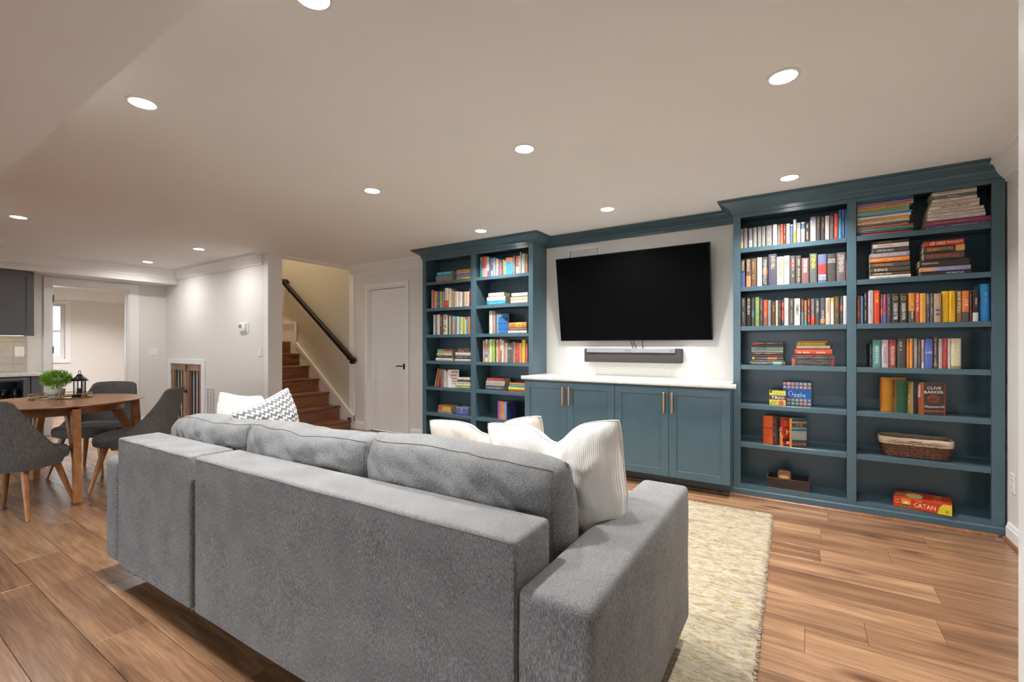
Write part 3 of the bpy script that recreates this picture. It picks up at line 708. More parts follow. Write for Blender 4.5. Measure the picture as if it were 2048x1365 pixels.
# loose back cushions
def back_cushion(x0, x1, ytop, zt, seed, lean, sag, drop_l=.0, drop_r=.0, thick=.24):
    w = x1 - x0; z0 = .45; h = zt - z0
    def shape(u, v, s):
        e = 4.5
        px = u * (1 + .035 * (1 - abs(v) ** 2)) ; pz = v
        th = (max(0, 1 - abs(u) ** 5) * max(0, 1 - abs(v) ** 5)) ** .38
        puff = 1 + .22 * (1 - u * u) * (1 - v * v) - .0 * v
        x = (px + 1) / 2 * w + x0
        top = zt + .018 * math.cos(u * 1.9) - sag * math.exp(-((u - .1) / .5) ** 2) * .5 - drop_l * max(0, -u) ** 2 - drop_r * max(0, u) ** 2
        z = z0 + (pz + 1) / 2 * (top - z0)
        wr = .016 * nz((u * 2.4 + seed, v * 1.5 + u, s * 2.0), 1.2) + .011 * nz((u * 5.5 + v * 3 + seed, v * 3.5 - u * 2, s), 1.1) + .006 * nz((u * 9 + v * 8 + seed, v * 3, s), 1.0)
        y = s * (thick / 2 * th * puff) + wr * th - lean * (v) * .5
        return Vector((sx(x), TH + .155 + y, z + .008 * nz((u * 3 + seed, s * 2, v), 1.3)))
    cushion_mesh('back_cushion', 'sofacushion', sofa, 56, 34, shape)
    for s in (-1, 1):
        ring = []
        for k in range(84):
            a = k / 84 * 4; q = int(a); f = a - q; cc = .93
            uu, vv = ((-cc + 2 * cc * f, -cc), (cc, -cc + 2 * cc * f), (cc - 2 * cc * f, cc), (-cc, cc - 2 * cc * f))[q]
            p = shape(uu, vv, s); ring.append(p + Vector((0, s * .0012, 0)))
        MB().tube(ring, .0010, 5, closed=True).build('cushion_seam', 'seam', sofa)
back_cushion(-2.985, -2.20, 1.1, .850, 2, .03, .03, .025, -.015)
back_cushion(-2.225, -1.385, 1.1, .866, 7, .03, .045, -.005, -.01)
back_cushion(-1.40, -.59, 1.1, .886, 12, .03, .02, .0, .01)

pillow('large white ribbed throw pillow with a chopped top leaning by the sofa arm', 'ribbed', .53, .31, (-.735, 1.52, .44), (R(9), R(-5), R(10)), .115, 3, taper=.18, folds=1.6)
pillow('beige velvet throw pillow with a chopped top behind the white ribbed pillow', 'beige', .55, .22, (-1.13, 1.66, .385), (R(10), R(-5), R(14)), .10, 8, folds=1.5)
pillow('off-white ribbed throw pillow at the far end of the sofa by the grille', 'ribbed_fine', .47, .22, (-2.80, 1.44, .475), (R(10), R(-9), R(-56)), .0, 15)
pillow('grey and white zigzag throw pillow in front of the staircase', 'zigzag', .48, .15, (-2.48, 1.49, .472), (R(12), R(11), R(-66)), .0, 21)

# ================================================================== RUG
RW, RL_ = 3.1, 2.75
rug = thing('area_rug', 'cream, ochre and grey woven area rug under the sofa', 'rug', (-.205, 3.775, .0006), R(1.4))
nx, ny = 250, 230
vs, fs = [], []
for j in range(ny + 1):
    for i in range(nx + 1):
        x = -RW * i / nx; y = -RL_ * j / ny
        if i in (0, nx): x += .012 * nz((y * 9, i, 1), 3.0) + .006 * random.uniform(-1, 1)
        if j in (0, ny): y += .010 * nz((x * 9, j, 4), 3.0) + .005 * random.uniform(-1, 1)
        z = .0125 + .0022 * random.uniform(-1, 1) + .0022 * nz((x * 14, y * 40, 0))
        if i in (0, nx) or j in (0, ny): z = .003
        vs.append((x, y, z))
for j in range(ny):
    for i in range(nx):
        a = j * (nx + 1) + i; fs.append((a, a + nx + 1, a + nx + 2, a + 1))
me = bpy.data.meshes.new('pile'); me.from_pydata(vs, [], fs); me.polygons.foreach_set('use_smooth', [True] * len(fs)); obj('pile', me, 'rug', rug)
MB().box((-RW + .02, -RL_ + .02, 0), (-.02, -.02, .003)).build('backing', 'beige', rug)
fr = MB()
for i in range(420):
    y = -RL_ * (i + .5) / 420; l = random.uniform(.003, .011); a = random.uniform(-.6, .6)
    fr.box((-.006, y - .0016, .002), (l * math.cos(a), y + .0016 + .3 * l * math.sin(a), .005 + random.uniform(0, .005)))
fo = fr.build('edge_yarn', 'rug', rug); fo['kind'] = 'stuff'

# ================================================================== DINING
TX, TY, TR_, TZ = -5.37, 1.15, .595, .755
tb = thing('dining_table', 'round brown wooden dining table with forked legs', 'table', (TX, TY, 0))
MB().lathe([(.0005, TZ - .028), (TR_ - .06, TZ - .028), (TR_ - .012, TZ - .012), (TR_, TZ - .005), (TR_ - .002, TZ), (.0005, TZ)], 72).build('table_top', 'tablewood', tb)
MB().lathe([(.44, TZ - .0285), (.46, TZ - .0285), (.46, TZ - .085), (.44, TZ - .085)], 56, ring=True).build('apron', 'tablewood', tb)
def bar(mb, p, q, w, t, w2=None, t2=None):
    p = Vector(p); q = Vector(q); w2 = w if w2 is None else w2; t2 = t if t2 is None else t2
    side = Vector((0, 1, 0)); d = (q - p).normalized(); f = side.cross(d).normalized()
    r0 = [p + f * a * w / 2 + side * b * t / 2 for a, b in ((-1, -1), (1, -1), (1, 1), (-1, 1))]
    r1 = [q + f * a * w2 / 2 + side * b * t2 / 2 for a, b in ((-1, -1), (1, -1), (1, 1), (-1, 1))]
    mb.loft([[tuple(x) for x in r0], [tuple(x) for x in r1]], True, True, False); return mb
for k in range(4):
    g = empty('leg', (0, 0, 0), R(90 * k)); g.parent = tb
    bar(MB(), (.595, 0, .001), (.545, 0, TZ - .03), .045, .045, .062, .05).build('leg_post', 'tablewood', g)
    bar(MB(), (.555, 0, .36), (.355, 0, TZ - .03), .05, .044, .07, .044).build('leg_fork', 'tablewood', g)
    MB().box((.30, -.02, TZ - .06), (.57, .02, TZ - .0285)).build('leg_rail', 'tablewood', g)

def dining_chair(label, loc, rz):
    """local +y is the way the chair faces"""
    c = thing('dining_chair', label, 'chair', loc, rz, 'grey upholstered chairs around the dining table')
    # seat cushion: rounded plan, domed
    def plan(a, k=1.0):
        n = 2.9; ca, sa = math.cos(a), math.sin(a)
        r = 1 / ((abs(ca) ** n + abs(sa) ** n) ** (1 / n)); return Vector((.255 * k * r * ca * (1 + .05 * sa), .25 * k * r * sa + .02, 0))
    rings = []
    for k, z in ((.2, .36), (.86, .362), (.97, .375), (1.0, .41), (.985, .438), (.93, .455), (.75, .466), (.4, .470), (.03, .471)):
        rings.append([tuple(plan(2 * math.pi * i / 40, k) + Vector((0, 0, z))) for i in range(40)])
    MB().loft(rings).build('seat', 'chairfab', c)
    # wrap-around back shell
    N, Hn = 40, 14; th = .036
    def prof(a):      # a: -1..1 round the back; top height
        t = max(0.0, (abs(a) - .34) / .66); e = 1 - t; drop = (e ** 1.9) * (1 - .35 * t * e) if t < 1 else 0.0
        return .425 + .405 * drop + .012 * math.cos(a * 4) * (t == 0)
    def pos(a, f, off):
        ang = R(270) + a * R(104); z0 = .345; z = z0 + (prof(a) - z0) * f
        n = 2.9; ca, sa = math.cos(ang), math.sin(ang); r = 1 / ((abs(ca) ** n + abs(sa) ** n) ** (1 / n))
        flare = .97 + .10 * max(0, (z - .45)) / .4 ; rec = -.13 * max(0, z - .44)
        tuck = -.035 * max(0, (.44 - z) / .1)
        return Vector(((.262 + tuck + off) * r * ca * flare, (.262 + tuck + off) * r * sa * flare + .015 + rec * max(0, -sa), z))
    rings = []
    for i in range(N + 1):
        a = -1 + 2 * i / N; ring = []
        for j in range(Hn + 1): ring.append(tuple(pos(a, j / Hn, th * .75)))
        t = pos(a, 1, th * .3); ring.append((t.x, t.y, t.z + .012))
        for j in range(Hn, -1, -1): ring.append(tuple(pos(a, j / Hn, .0)))
        rings.append(ring)
    MB().loft(rings).build('backrest', 'chairfab', c)
    MB().tube([pos(-1 + 2 * i / N, 1, th * .75) + Vector((0, 0, .002)) for i in range(N + 1)], .003, 6).build('piping', 'chairfab', c)
    for sx_ in (-1, 1):
        for sy_ in (-1, 1):
            MB().cyl((sx_ * .15, .01 + sy_ * .145, .362), (sx_ * .225, .01 + sy_ * .225, .0005), .024, .0125, 16).build('leg', 'legwood', c)
    return c
dining_chair('grey dining chair nearest the camera, cut off by the left photo edge', (-4.855, .825, 0), R(46))
dining_chair('grey dining chair beside the sofa end with its back to the wall', (-5.03, 1.60, 0), R(141))
dining_chair('grey dining chair beyond the table in front of the open doorway', (-5.87, 1.53, 0), R(222))

# tray, plant, lantern
tr = thing('serving_tray', 'oval gold gallery tray with a mirror base on the dining table', 'tray', (-5.58, 1.235, TZ + .0008), R(60))
MB().lathe([(.0005, .0), (.205, .0), (.205, .004), (.0005, .004)], 48, sy=.66).build('mirror_base', 'mirror', tr)
for z, r in ((.006, .005), (.042, .004)): MB().tube([(.208 * math.cos(a), .14 * math.sin(a), z) for a in [2 * math.pi * i / 56 for i in range(56)]], r, 8, closed=True).build('rail', 'gold', tr)
for i in range(8):
    for da in (-.05, .05):
        a = 2 * math.pi * i / 8 + .2 + da; MB().cyl((.208 * math.cos(a), .14 * math.sin(a), .006), (.208 * math.cos(a), .14 * math.sin(a), .042), .003, n=6).build('spindle', 'gold', tr)
pl = thing('potted_plant', 'bushy bright green plant in a white pot on the tray', 'plant', (-5.59, 1.205, TZ + .0055))
MB().lathe([(.0005, .0), (.042, .0), (.056, .03), (.060, .072), (.058, .082), (.052, .082), (.049, .07), (.0005, .07)], 32).build('pot', paint('pot_glaze', (.62, .60, .55), .4, .08, 30), pl)
fm = MB(); rnd = random.Random(3)
for i in range(2600):
    u = rnd.uniform(-1, 1); ph = rnd.uniform(0, 2 * math.pi); rr = rnd.uniform(.5, 1) * .70; q = math.sqrt(1 - u * u)
    c = Vector((.145 * rr * q * math.cos(ph), .145 * rr * q * math.sin(ph), .155 + .095 * rr * u + .03 * rnd.random()))
    if c.z < .075: continue
    d = Vector((q * math.cos(ph) + rnd.uniform(-.5, .5), q * math.sin(ph) + rnd.uniform(-.5, .5), u + rnd.uniform(-.3, .7))).normalized(); s = d.orthogonal().normalized(); s.rotate(Matrix.Rotation(rnd.uniform(0, 6.3), 3, d)); l = rnd.uniform(.010, .017)
    n = d.cross(s) * .003
    fm.quadset([c, c + d * l * .5 + s * l * .32 + n, c + d * l, c + d * l * .5 - s * l * .32 + n], [(0, 1, 2), (0, 2, 3)])
fo = fm.build('foliage', 'leaf', pl); fo['kind'] = 'stuff'
for i in range(14):
    a = 2.4 * i; r = .1 * ((i + 1) / 14) ** .5
    MB().tube([(.02 * math.cos(a), .02 * math.sin(a), .07), (r * .6 * math.cos(a), r * .6 * math.sin(a), .12), (r * .8 * math.cos(a), r * .8 * math.sin(a), .17)], .0022, 5).build('stem', 'leaf', pl)
ln = thing('lantern', 'small black metal lantern beside the plant on the tray', 'lantern', (-5.55, 1.35, TZ + .0055), R(15))
MB().lathe([(.0005, 0), (.052, 0), (.055, .012), (.047, .02), (.0005, .02)], 24).build('base', 'black', ln)
for i in range(4):
    a = math.pi / 4 + i * math.pi / 2; MB().box((.04 * math.cos(a) * 1.0 - .003, .04 * math.sin(a) - .003, .02), (.04 * math.cos(a) + .003, .04 * math.sin(a) + .003, .145)).build('post', 'black', ln)
MB().box((-.026, -.026, .021), (.026, .026, .144)).build('glass', 'glass', ln)
MB().lathe([(.062, .145), (.06, .152), (.035, .178), (.022, .19), (.02, .20), (.012, .207), (.0005, .208), (.0005, .145)], 24).build('roof', 'black', ln)
MB().tube([(.016 * math.cos(a), 0, .222 + .016 * math.sin(a)) for a in [2 * math.pi * i / 16 for i in range(16)]], .0025, 6, closed=True).build('ring', 'black', ln)
MB().cyl((0, 0, .021), (0, 0, .075), .018, n=16).build('candle', 'plastic', ln)

# ================================================================== KITCHEN CORNER
ku = thing('wall_cabinet', 'grey shaker wall cabinet above the tiled backsplash', 'cabinet', (XL, 1.0, 1.375))
part('carcass', 'greycab', ku, (.001, -.7, 0), (.31, .605, .80)); 
for a, b in ((-.345, .603), (-.698, -.35)):
    g = empty('door', (0, 0, 0)); g.parent = ku
    for q in (((.3105, a, .0), (.33, a + .065, .80)), ((.3105, b - .065, .0), (.33, b, .80)), ((.3105, a + .0655, .0), (.33, b - .0655, .065)), ((.3105, a + .0655, .735), (.33, b - .0655, .80))): MB().box(*q, bev=.001).build('door_rail', 'greycab', g)
    part('door_panel', 'greycab', g, (.311, a + .0655, .0655), (.32, b - .0655, .7345))
part('light_rail', 'greycab', ku, (.29, -.7, -.02), (.33, .605, -.0005))
lt = thing('under_cabinet_light', 'warm strip light under the grey wall cabinet', 'strip light', (XL + .15, 1.05, 1.36))
MB().box((-.02, -.5, 0), (.02, .5, .013)).build('housing', 'plastic', lt); MB().box((-.015, -.49, -.004), (.015, .49, -.0005)).build('diffuser', emit('strip_light', (1, .78, .5), 6), lt)
bs = struct(MB().box((XL + .0003, -.2, .889), (XL + .004, 1.598, 1.374)).build('wall_backsplash', 'grout'))
th_, tl = .097, .245
me = None
for r in range(5):
    z0 = .889 + r * th_; off = (r % 2) * tl / 2
    y = 1.598 + off
    while y > .55:
        a, b = max(y - tl, .4), min(y, 1.598)
        if b - a > .02: MB().box((XL + .0042, a + .0015, z0 + .0015), (XL + .011, b - .0015, z0 + th_ - .0015), bev=.001).build('tile', 'tile', bs)
        y -= tl
p = plate('wall_outlet', 'white wall plate on the backsplash under the grey wall cabinet', (XL + .0115, 1.529, 1.147), R(90), .09, .135, 'outlet'); MB().cyl((0, -.0062, 0), (0, -.009, 0), .012, n=16).build('knob', 'plastic', p)
kc = thing('kitchen_counter', 'white quartz kitchen counter over the drinks fridge', 'countertop', (XL, .7, .848))
MB().box((.0005, -1.0, 0), (.635, .94, .036), bev=.004).build('slab', 'quartz', kc)
kp = thing('cabinet_end_panel', 'grey end panel beside the drinks fridge', 'panel', (XL, 1.58, 0)); 
part('panel', 'greycab', kp, (.001, -.052, 0), (.60, .045, .847)); part('base_strip', 'greycab', kp, (.601, -.05, 0), (.61, .043, .09))
fg = thing('drinks_fridge', 'dark drinks fridge with a grey framed glass door under the kitchen counter', 'fridge', (XL, 1.52, 0))
part('side', 'black', fg, (.001, -.02, .002), (.56, .0, .842)); part('side', 'black', fg, (.001, -.6, .002), (.56, -.58, .842)); part('top', 'black', fg, (.001, -.579, .82), (.56, -.021, .842)); part('base', 'black', fg, (.001, -.579, .002), (.56, -.021, .1)); part('back', 'black', fg, (.001, -.579, .101), (.02, -.021, .819))
dr_ = empty('door', (0, 0, 0)); dr_.parent = fg
for q in (((.562, -.6, .03), (.595, -.545, .842)), ((.562, -.058, .03), (.595, .0, .842)), ((.562, -.5445, .03), (.595, -.0585, .10)), ((.562, -.5445, .785), (.595, -.0585, .842))): MB().box(*q, bev=.002).build('door_frame', 'greycab', dr_)
part('glass', 'glass', dr_, (.572, -.5444, .1005), (.578, -.0586, .7845))
MB().cyl((.62, -.57, .815), (.62, -.03, .815), .008).cyl((.5955, -.5, .815), (.62, -.5, .815), .006).cyl((.5955, -.1, .815), (.62, -.1, .815), .006).build('handle', 'chrome', dr_)
for z in (.30, .545): part('rack', 'chrome', fg, (.03, -.575, z), (.54, -.025, z + .006))
part('interior_lamp', emit('fridge_lamp', (.65, .8, 1), 14.0), fg, (.10, -.4, .812), (.16, -.2, .8185))
for i, (y, col, lb) in enumerate(((1.425, (.16, .06, .055), 'dark red jar in the drinks fridge, nearest the counter end'), (1.325, (.38, .09, .04), 'orange red jar in the drinks fridge, beside the dark red jar'))):
    j = thing('storage_jar', lb, 'jar', (XL + .46, y, .552))
    MB().lathe([(.0005, 0), (.042, 0), (.045, .01), (.045, .10), (.04, .112), (.0005, .112)], 24).build('jar_body', paint('jar_%s' % 'ab'[i], col, .3), j)
    MB().lathe([(.0005, .1125), (.036, .1125), (.036, .135), (.0005, .135)], 24).build('lid', 'black', j)
    MB().lathe([(.0455, .035), (.046, .035), (.046, .07), (.0455, .07)], 24, ring=True).build('paper_band', 'paper', j)

# ================================================================== BOOKS
ORD = ['first', 'second', 'third', 'fourth', 'fifth', 'sixth', 'seventh', 'eighth', 'ninth', 'tenth', 'eleventh', 'twelfth', 'thirteenth', 'fourteenth', 'fifteenth', 'sixteenth', 'seventeenth', 'eighteenth', 'nineteenth', 'twentieth', 'twenty-first', 'twenty-second', 'twenty-third', 'twenty-fourth', 'twenty-fifth', 'twenty-sixth', 'twenty-seventh', 'twenty-eighth', 'twenty-ninth', 'thirtieth']
def colour_word(h):
    import colorsys
    r, g, b = [int(h[i:i+2], 16) / 255 for i in (0, 2, 4)]; hh, s, v = colorsys.rgb_to_hsv(r, g, b); hh *= 360
    if s < .16: return 'black' if v < .25 else 'charcoal' if v < .42 else 'grey' if v < .74 else 'white'
    if 15 <= hh < 65 and s < .36: return 'brown' if v < .5 else 'tan' if v < .72 else 'cream'
    if v < .42: return 'dark brown' if (hh < 50 or hh > 330) else 'dark'
    if hh < 12 or hh >= 345: return 'red' if s > .5 else 'dusty red'
    if hh < 38: return 'orange' if v > .7 else 'brown'
    if hh < 68: return 'yellow' if v > .6 else 'olive'
    if hh < 160: return 'green'
    if hh < 195: return 'teal'
    if hh < 245: return 'blue'
    if hh < 290: return 'purple'
    return 'pink'
bk_n = 0
def book(label, w, h, d, col, loc, rz=0, lean=0, lying=False, txt=None, tcol='e0dcd4', bands=(), glyph=None, glyph_rng=(.12, .8), hard=False, horiz=False, cover=None, group=None, rot=None):
    """spine faces local -y; thickness along x (w), height z (h), depth +y (d). Lying: spine stays in front, the height runs along x."""
    global bk_n; bk_n += 1
    b = thing('book', label, 'book', loc, rz, group)
    if rot: b.rotation_euler = rot
    # frame that carries the upright book into its pose
    if lying: A = Matrix.Rotation(R(90), 4, 'Y') @ Matrix.Translation((0, 0, 0)); A = Matrix(((0, 0, -1, h / 2), (0, 1, 0, 0), (1, 0, 0, w / 2), (0, 0, 0, 1)))
    else: A = Matrix.Rotation(lean, 4, 'Y')
    t = .0022 if hard else .0011; o = .0035 if hard else .0006
    x = w / 2; bow = min(.004, w * .10)
    sec = [(-x, d), (-x, .003), (-x * .8, -bow * .4), (-x * .35, -bow), (x * .35, -bow), (x * .8, -bow * .4), (x, .003), (x, d), (x - t, d), (x - t, t + .003), (-x + t, t + .003), (-x + t, d)]
    n = len(sec); vs = [(a, c, z) for z in (0, h) for a, c in sec]
    caps = [(0, 1, 10, 11), (1, 2, 3, 4, 5, 6, 9, 10), (6, 7, 8, 9)]
    fs = [(i, (i + 1) % n, (i + 1) % n + n, i + n) for i in range(n)] + [tuple(c[::-1]) for c in caps] + [tuple(i + n for i in c) for c in caps]
    MB().quadset(vs, fs, False, A).build('cover', 'cover', b, color=col)
    MB().box((-x + t + .0002, t + .0034, o), (x - t - .0002, d - o, h - o), T=A).build('page_block', 'paper', b)
    yf = -bow - .0004
    for f0, f1, c in bands:
        z1, z0 = h * (1 - f0), h * (1 - f1)
        sx_ = [(-x - .0003, .006), (-x - .0003, .003), (-x * .8, -bow * .4 - .0003), (-x * .35, -bow - .0003), (x * .35, -bow - .0003), (x * .8, -bow * .4 - .0003), (x + .0003, .003), (x + .0003, .006)]
        k = len(sx_); vv = [(a, c_, z) for z in (max(z0, .0003), z1 - .0003) for a, c_ in sx_]
        MB().quadset(vv, [(i, i + 1, i + 1 + k, i + k) for i in range(k - 1)], False, A).build('spine_band', 'ink', b, color=c)
    if txt:
        parts = txt.split('|')
        f0, f1 = glyph_rng
        for i, s in enumerate(parts):
            if horiz:
                Mx = A @ Matrix.Translation((0, yf - .0004, h * (1 - f0) - h * (f1 - f0) * (i + .5) / len(parts))) @ Matrix.Rotation(R(90), 4, 'X')
                lettering(s, b, Mx, w * .86, h * (f1 - f0) / len(parts) * .8, tcol)
            else:
                g0 = f0 + (f1 - f0) * i / len(parts); g1 = f0 + (f1 - f0) * (i + 1) / len(parts)
                zc = h * (1 - (g0 + g1) / 2)
                Mx = A @ Matrix.Translation((0, yf - .0004, zc)) @ Matrix.Rotation(R(90), 4, 'X') @ Matrix.Rotation(R(-90), 4, 'Z')
                lettering(s, b, Mx, h * (g1 - g0) * .94, w * .56, tcol)
    elif glyph:
        rr = random.Random(bk_n); g = MB(); z = h * (1 - glyph_rng[0] * rr.uniform(.5, 1.3)); zend = h * (1 - glyph_rng[1] * rr.uniform(.85, 1.12)); gw = w * rr.uniform(.16, .34); cx = rr.uniform(-.1, .1) * w; gap = h * rr.uniform(.3, .7)
        while z > zend:
            l = gw * rr.uniform(.35, .75)
            if rr.random() > .16 and abs(z - gap) > h * .06:
                g.quadset([(cx - gw / 2 * rr.uniform(.6, 1), yf - .0005, z - l), (cx + gw / 2 * rr.uniform(.6, 1), yf - .0005, z - l), (cx + gw / 2 * rr.uniform(.7, 1), yf - .0005, z), (cx - gw / 2, yf - .0005, z)], [(0, 1, 2, 3)], False, A)
            z -= l + gw * .22
        ga = lin(glyph); gb = lin(col); mixc = tuple(p_ * .55 + q_ * .45 for p_, q_ in zip(ga, gb))
        if g.f: g.build('lettering', 'ink', b, color=mixc)['kind'] = 'stuff'
    if cover: cover(b, A, w, h, d)
    return b
def crop_px(crop, x, y): ox, oy, s = crop; return ox + x * s, oy + y * s
def shelf_row(where, crop, z, y, items, depth=.135, group=None, yb=None):
    """items: x0,x1,ytop,colour,{options}; measured along the spine plane y=const"""
    n = 0; prev = -99.0
    for it in items:
        x0, x1, yt, col = it[:4]; op = dict(it[4]) if len(it) > 4 else {}
        yy = y + op.pop('dy', random.uniform(-.006, .008))
        a = on_y(*crop_px(crop, x0, yt), yy); b = on_y(*crop_px(crop, x1, yt), yy)
        if prev > a.x and prev - a.x < .02: a.x = prev
        prev = b.x; w = max(.006, (b.x - a.x) - .0012); h = max(.08, (a.z + b.z) / 2 - z - .001)
        d = op.pop('d', depth * random.uniform(.93, 1.04)); d = min(d, 4.425 - yy)
        lb = op.pop('label', None) or '%s book, %s from left, %s' % (colour_word(col), ORD[n], where)
        if 'txt' not in op and 'glyph' not in op:
            c = lin(col); op['glyph'] = ('5a524c' if sum(c) > 1.0 else 'd9d2c6')
        book(lb, w, h, d, col, ((a.x + b.x) / 2, yy, z + .0006), group=group or 'upright books, ' + where, **op)
        n += 1
def stack(where, crop, z, y, x0, ytop, items, depth=.125, yb=None):
    """items top to bottom: weight, colour, x0, x1, options"""
    top = on_y(*crop_px(crop, x0, ytop), y).z; tot = sum(i[0] for i in items); zz = top; H = top - z
    for n, it in enumerate(items):
        wt, col, a0, a1 = it[:4]; op = dict(it[4]) if len(it) > 4 else {}
        tk = H * wt / tot; yy = y + op.pop('dy', random.uniform(-.004, .006))
        a = on_y(*crop_px(crop, a0, ytop), yy); b = on_y(*crop_px(crop, a1, ytop), yy); h = b.x - a.x
        d = min(op.pop('d', depth * random.uniform(.95, 1.05)), 4.425 - yy)
        lb = '%s book, %s from top, %s' % (colour_word(col), ORD[n], where)
        if 'txt' not in op and 'glyph' not in op:
            c = lin(col); op['glyph'] = ('4a423c' if sum(c) > 1.0 else 'd9d2c6')
        book(lb, tk - .0012, h, d, col, ((a.x + b.x) / 2, yy, zz - tk + .0004), lying=True, group='stacked books, ' + where, **op)
        zz -= tk
YS = YF + .034
def RB(s): return s + ' shelf, left bay of right bookcase'
def RBR(s): return s + ' shelf, right bay of right bookcase'
def LB(s): return s + ' shelf, left bay of left bookcase'
def LBR(s): return s + ' shelf, right bay of left bookcase'
K = 'STEPHEN KING'
c = (1470, 400, 240 / 2048)
shelf_row(RB('top'), c, RZ[0], YS, [
 (94, 138, 495, '8e8788', {'bands': [(.66, 1, 'c9bf62')]}), (145, 216, 485, '8f8a8a', {'bands': [(.65, 1, '9d8f9e')]}), (230, 298, 485, '878686', {'bands': [(.62, .95, 'bdbcba')]}), (308, 372, 470, 'a3a29c', {'glyph': '8a8984'}), (384, 446, 460, '9c9b99', {'glyph': '807f7d'}), (453, 520, 455, '989798', {'glyph': '7c7b7c'}), (528, 632, 437, '8f8c8c', {'glyph': 'b9b6b4'}),
 (643, 722, 418, 'e2d8d2', {'glyph': 'b06a60'}), (730, 766, 425, '85888c'), (768, 824, 412, 'c9513c', {'bands': [(.4, 1, 'e56b50')], 'glyph': 'f0e4dc', 'glyph_rng': (.08, .38)}), (826, 866, 410, '7a3128'), (872, 938, 405, 'd8d0c6'), (940, 990, 420, '3f63a6', {'bands': [(0, .07, 'd8d0c6')]}), (992, 1046, 335, 'dcdad6', {'bands': [(.5, 1, 'e39a35')], 'dy': -.006}), (1052, 1120, 390, 'a9aaa2', {'glyph': '55564f'}), (1128, 1192, 380, 'e6e2dd', {'bands': [(.06, .33, '4c6c9c')]}), (1196, 1280, 385, '39302e'), (1282, 1385, 292, 'b5b3b4', {'bands': [(0, .12, '8285a0')], 'glyph': '8fa596'}), (1388, 1460, 282, '433d3b', {'glyph': 'e0c44a', 'glyph_rng': (.06, .5)}), (1464, 1533, 280, '453f3d', {'glyph': 'e0c44a', 'glyph_rng': (.06, .5)}), (1537, 1612, 272, 'd2c3c1', {'glyph': 'b07078'}), (1618, 1685, 232, '6f6a6a', {'bands': [(.0, .1, '2f2c2c')]}), (1690, 1764, 237, 'd0453a'), (1766, 1822, 172, '4fa3c9', {'bands': [(0, .3, '35669a')]}), (1825, 1870, 165, '3f6797'), (1874, 1918, 165, '41699c')])
c = (1470, 490, 240 / 2048)
shelf_row(RB('second'), c, RZ[1], YS, [
 (94, 172, 250, '3e3935', {'txt': K, 'tcol': 'd8cfa8', 'glyph_rng': (.05, .42), 'bands': [(.47, 1, '4d5f86')]}), (186, 268, 240, '6d5a50', {'txt': 'KING', 'tcol': 'c4b6a8', 'glyph_rng': (.05, .45), 'bands': [(.6, 1, 'c08a62')]}), (272, 366, 232, '6e5646', {'glyph': 'd9a35c'}), (374, 460, 215, 'ddd6d2', {'glyph': '6b6260'}), (466, 556, 208, '555652', {'txt': 'STEPHEN|HOLLY', 'glyph_rng': (.08, .95), 'tcol': 'c5cfc8', 'bands': [(.42, .60, 'b5693c')]}), (566, 712, 155, '565468', {'txt': 'JOE HILL|', 'tcol': 'd8d070', 'glyph_rng': (.05, .95), 'hard': True}), (712, 826, 202, 'dccdb4', {'txt': K, 'tcol': 'b0603c', 'glyph_rng': (.05, .7)}), (830, 932, 185, 'cdc6c6', {'txt': K, 'tcol': '7a5a5a', 'glyph_rng': (.05, .5)}), (938, 1028, 185, '5d5658', {'bands': [(.18, .38, '8a5050')]}), (1034, 1126, 182, '5b5650'), (1134, 1262, 225, '85625e', {'txt': K, 'tcol': 'e9e0dc', 'glyph_rng': (.03, .6)}), (1272, 1400, 148, '646a68', {'txt': 'STEPHEN', 'tcol': 'c9cf3c', 'glyph_rng': (.03, .52)}), (1414, 1564, 160, '6d7396', {'txt': 'STEPHEN|KING', 'tcol': 'ece4e0', 'glyph_rng': (.72, .92), 'horiz': True, 'bands': [(.36, .7, 'b0433c')]}), (1572, 1724, 148, '4f4c49', {'txt': 'STEPHEN|KING', 'tcol': 'd8d4cc', 'glyph_rng': (.18, .34), 'horiz': True}), (1732, 1895, 130, '6d6260', {'txt': K, 'tcol': 'd8d0cc', 'glyph_rng': (.07, .7)}), (1898, 1912, 260, '8a2a22')])
c = (1470, 570, 240 / 2048)
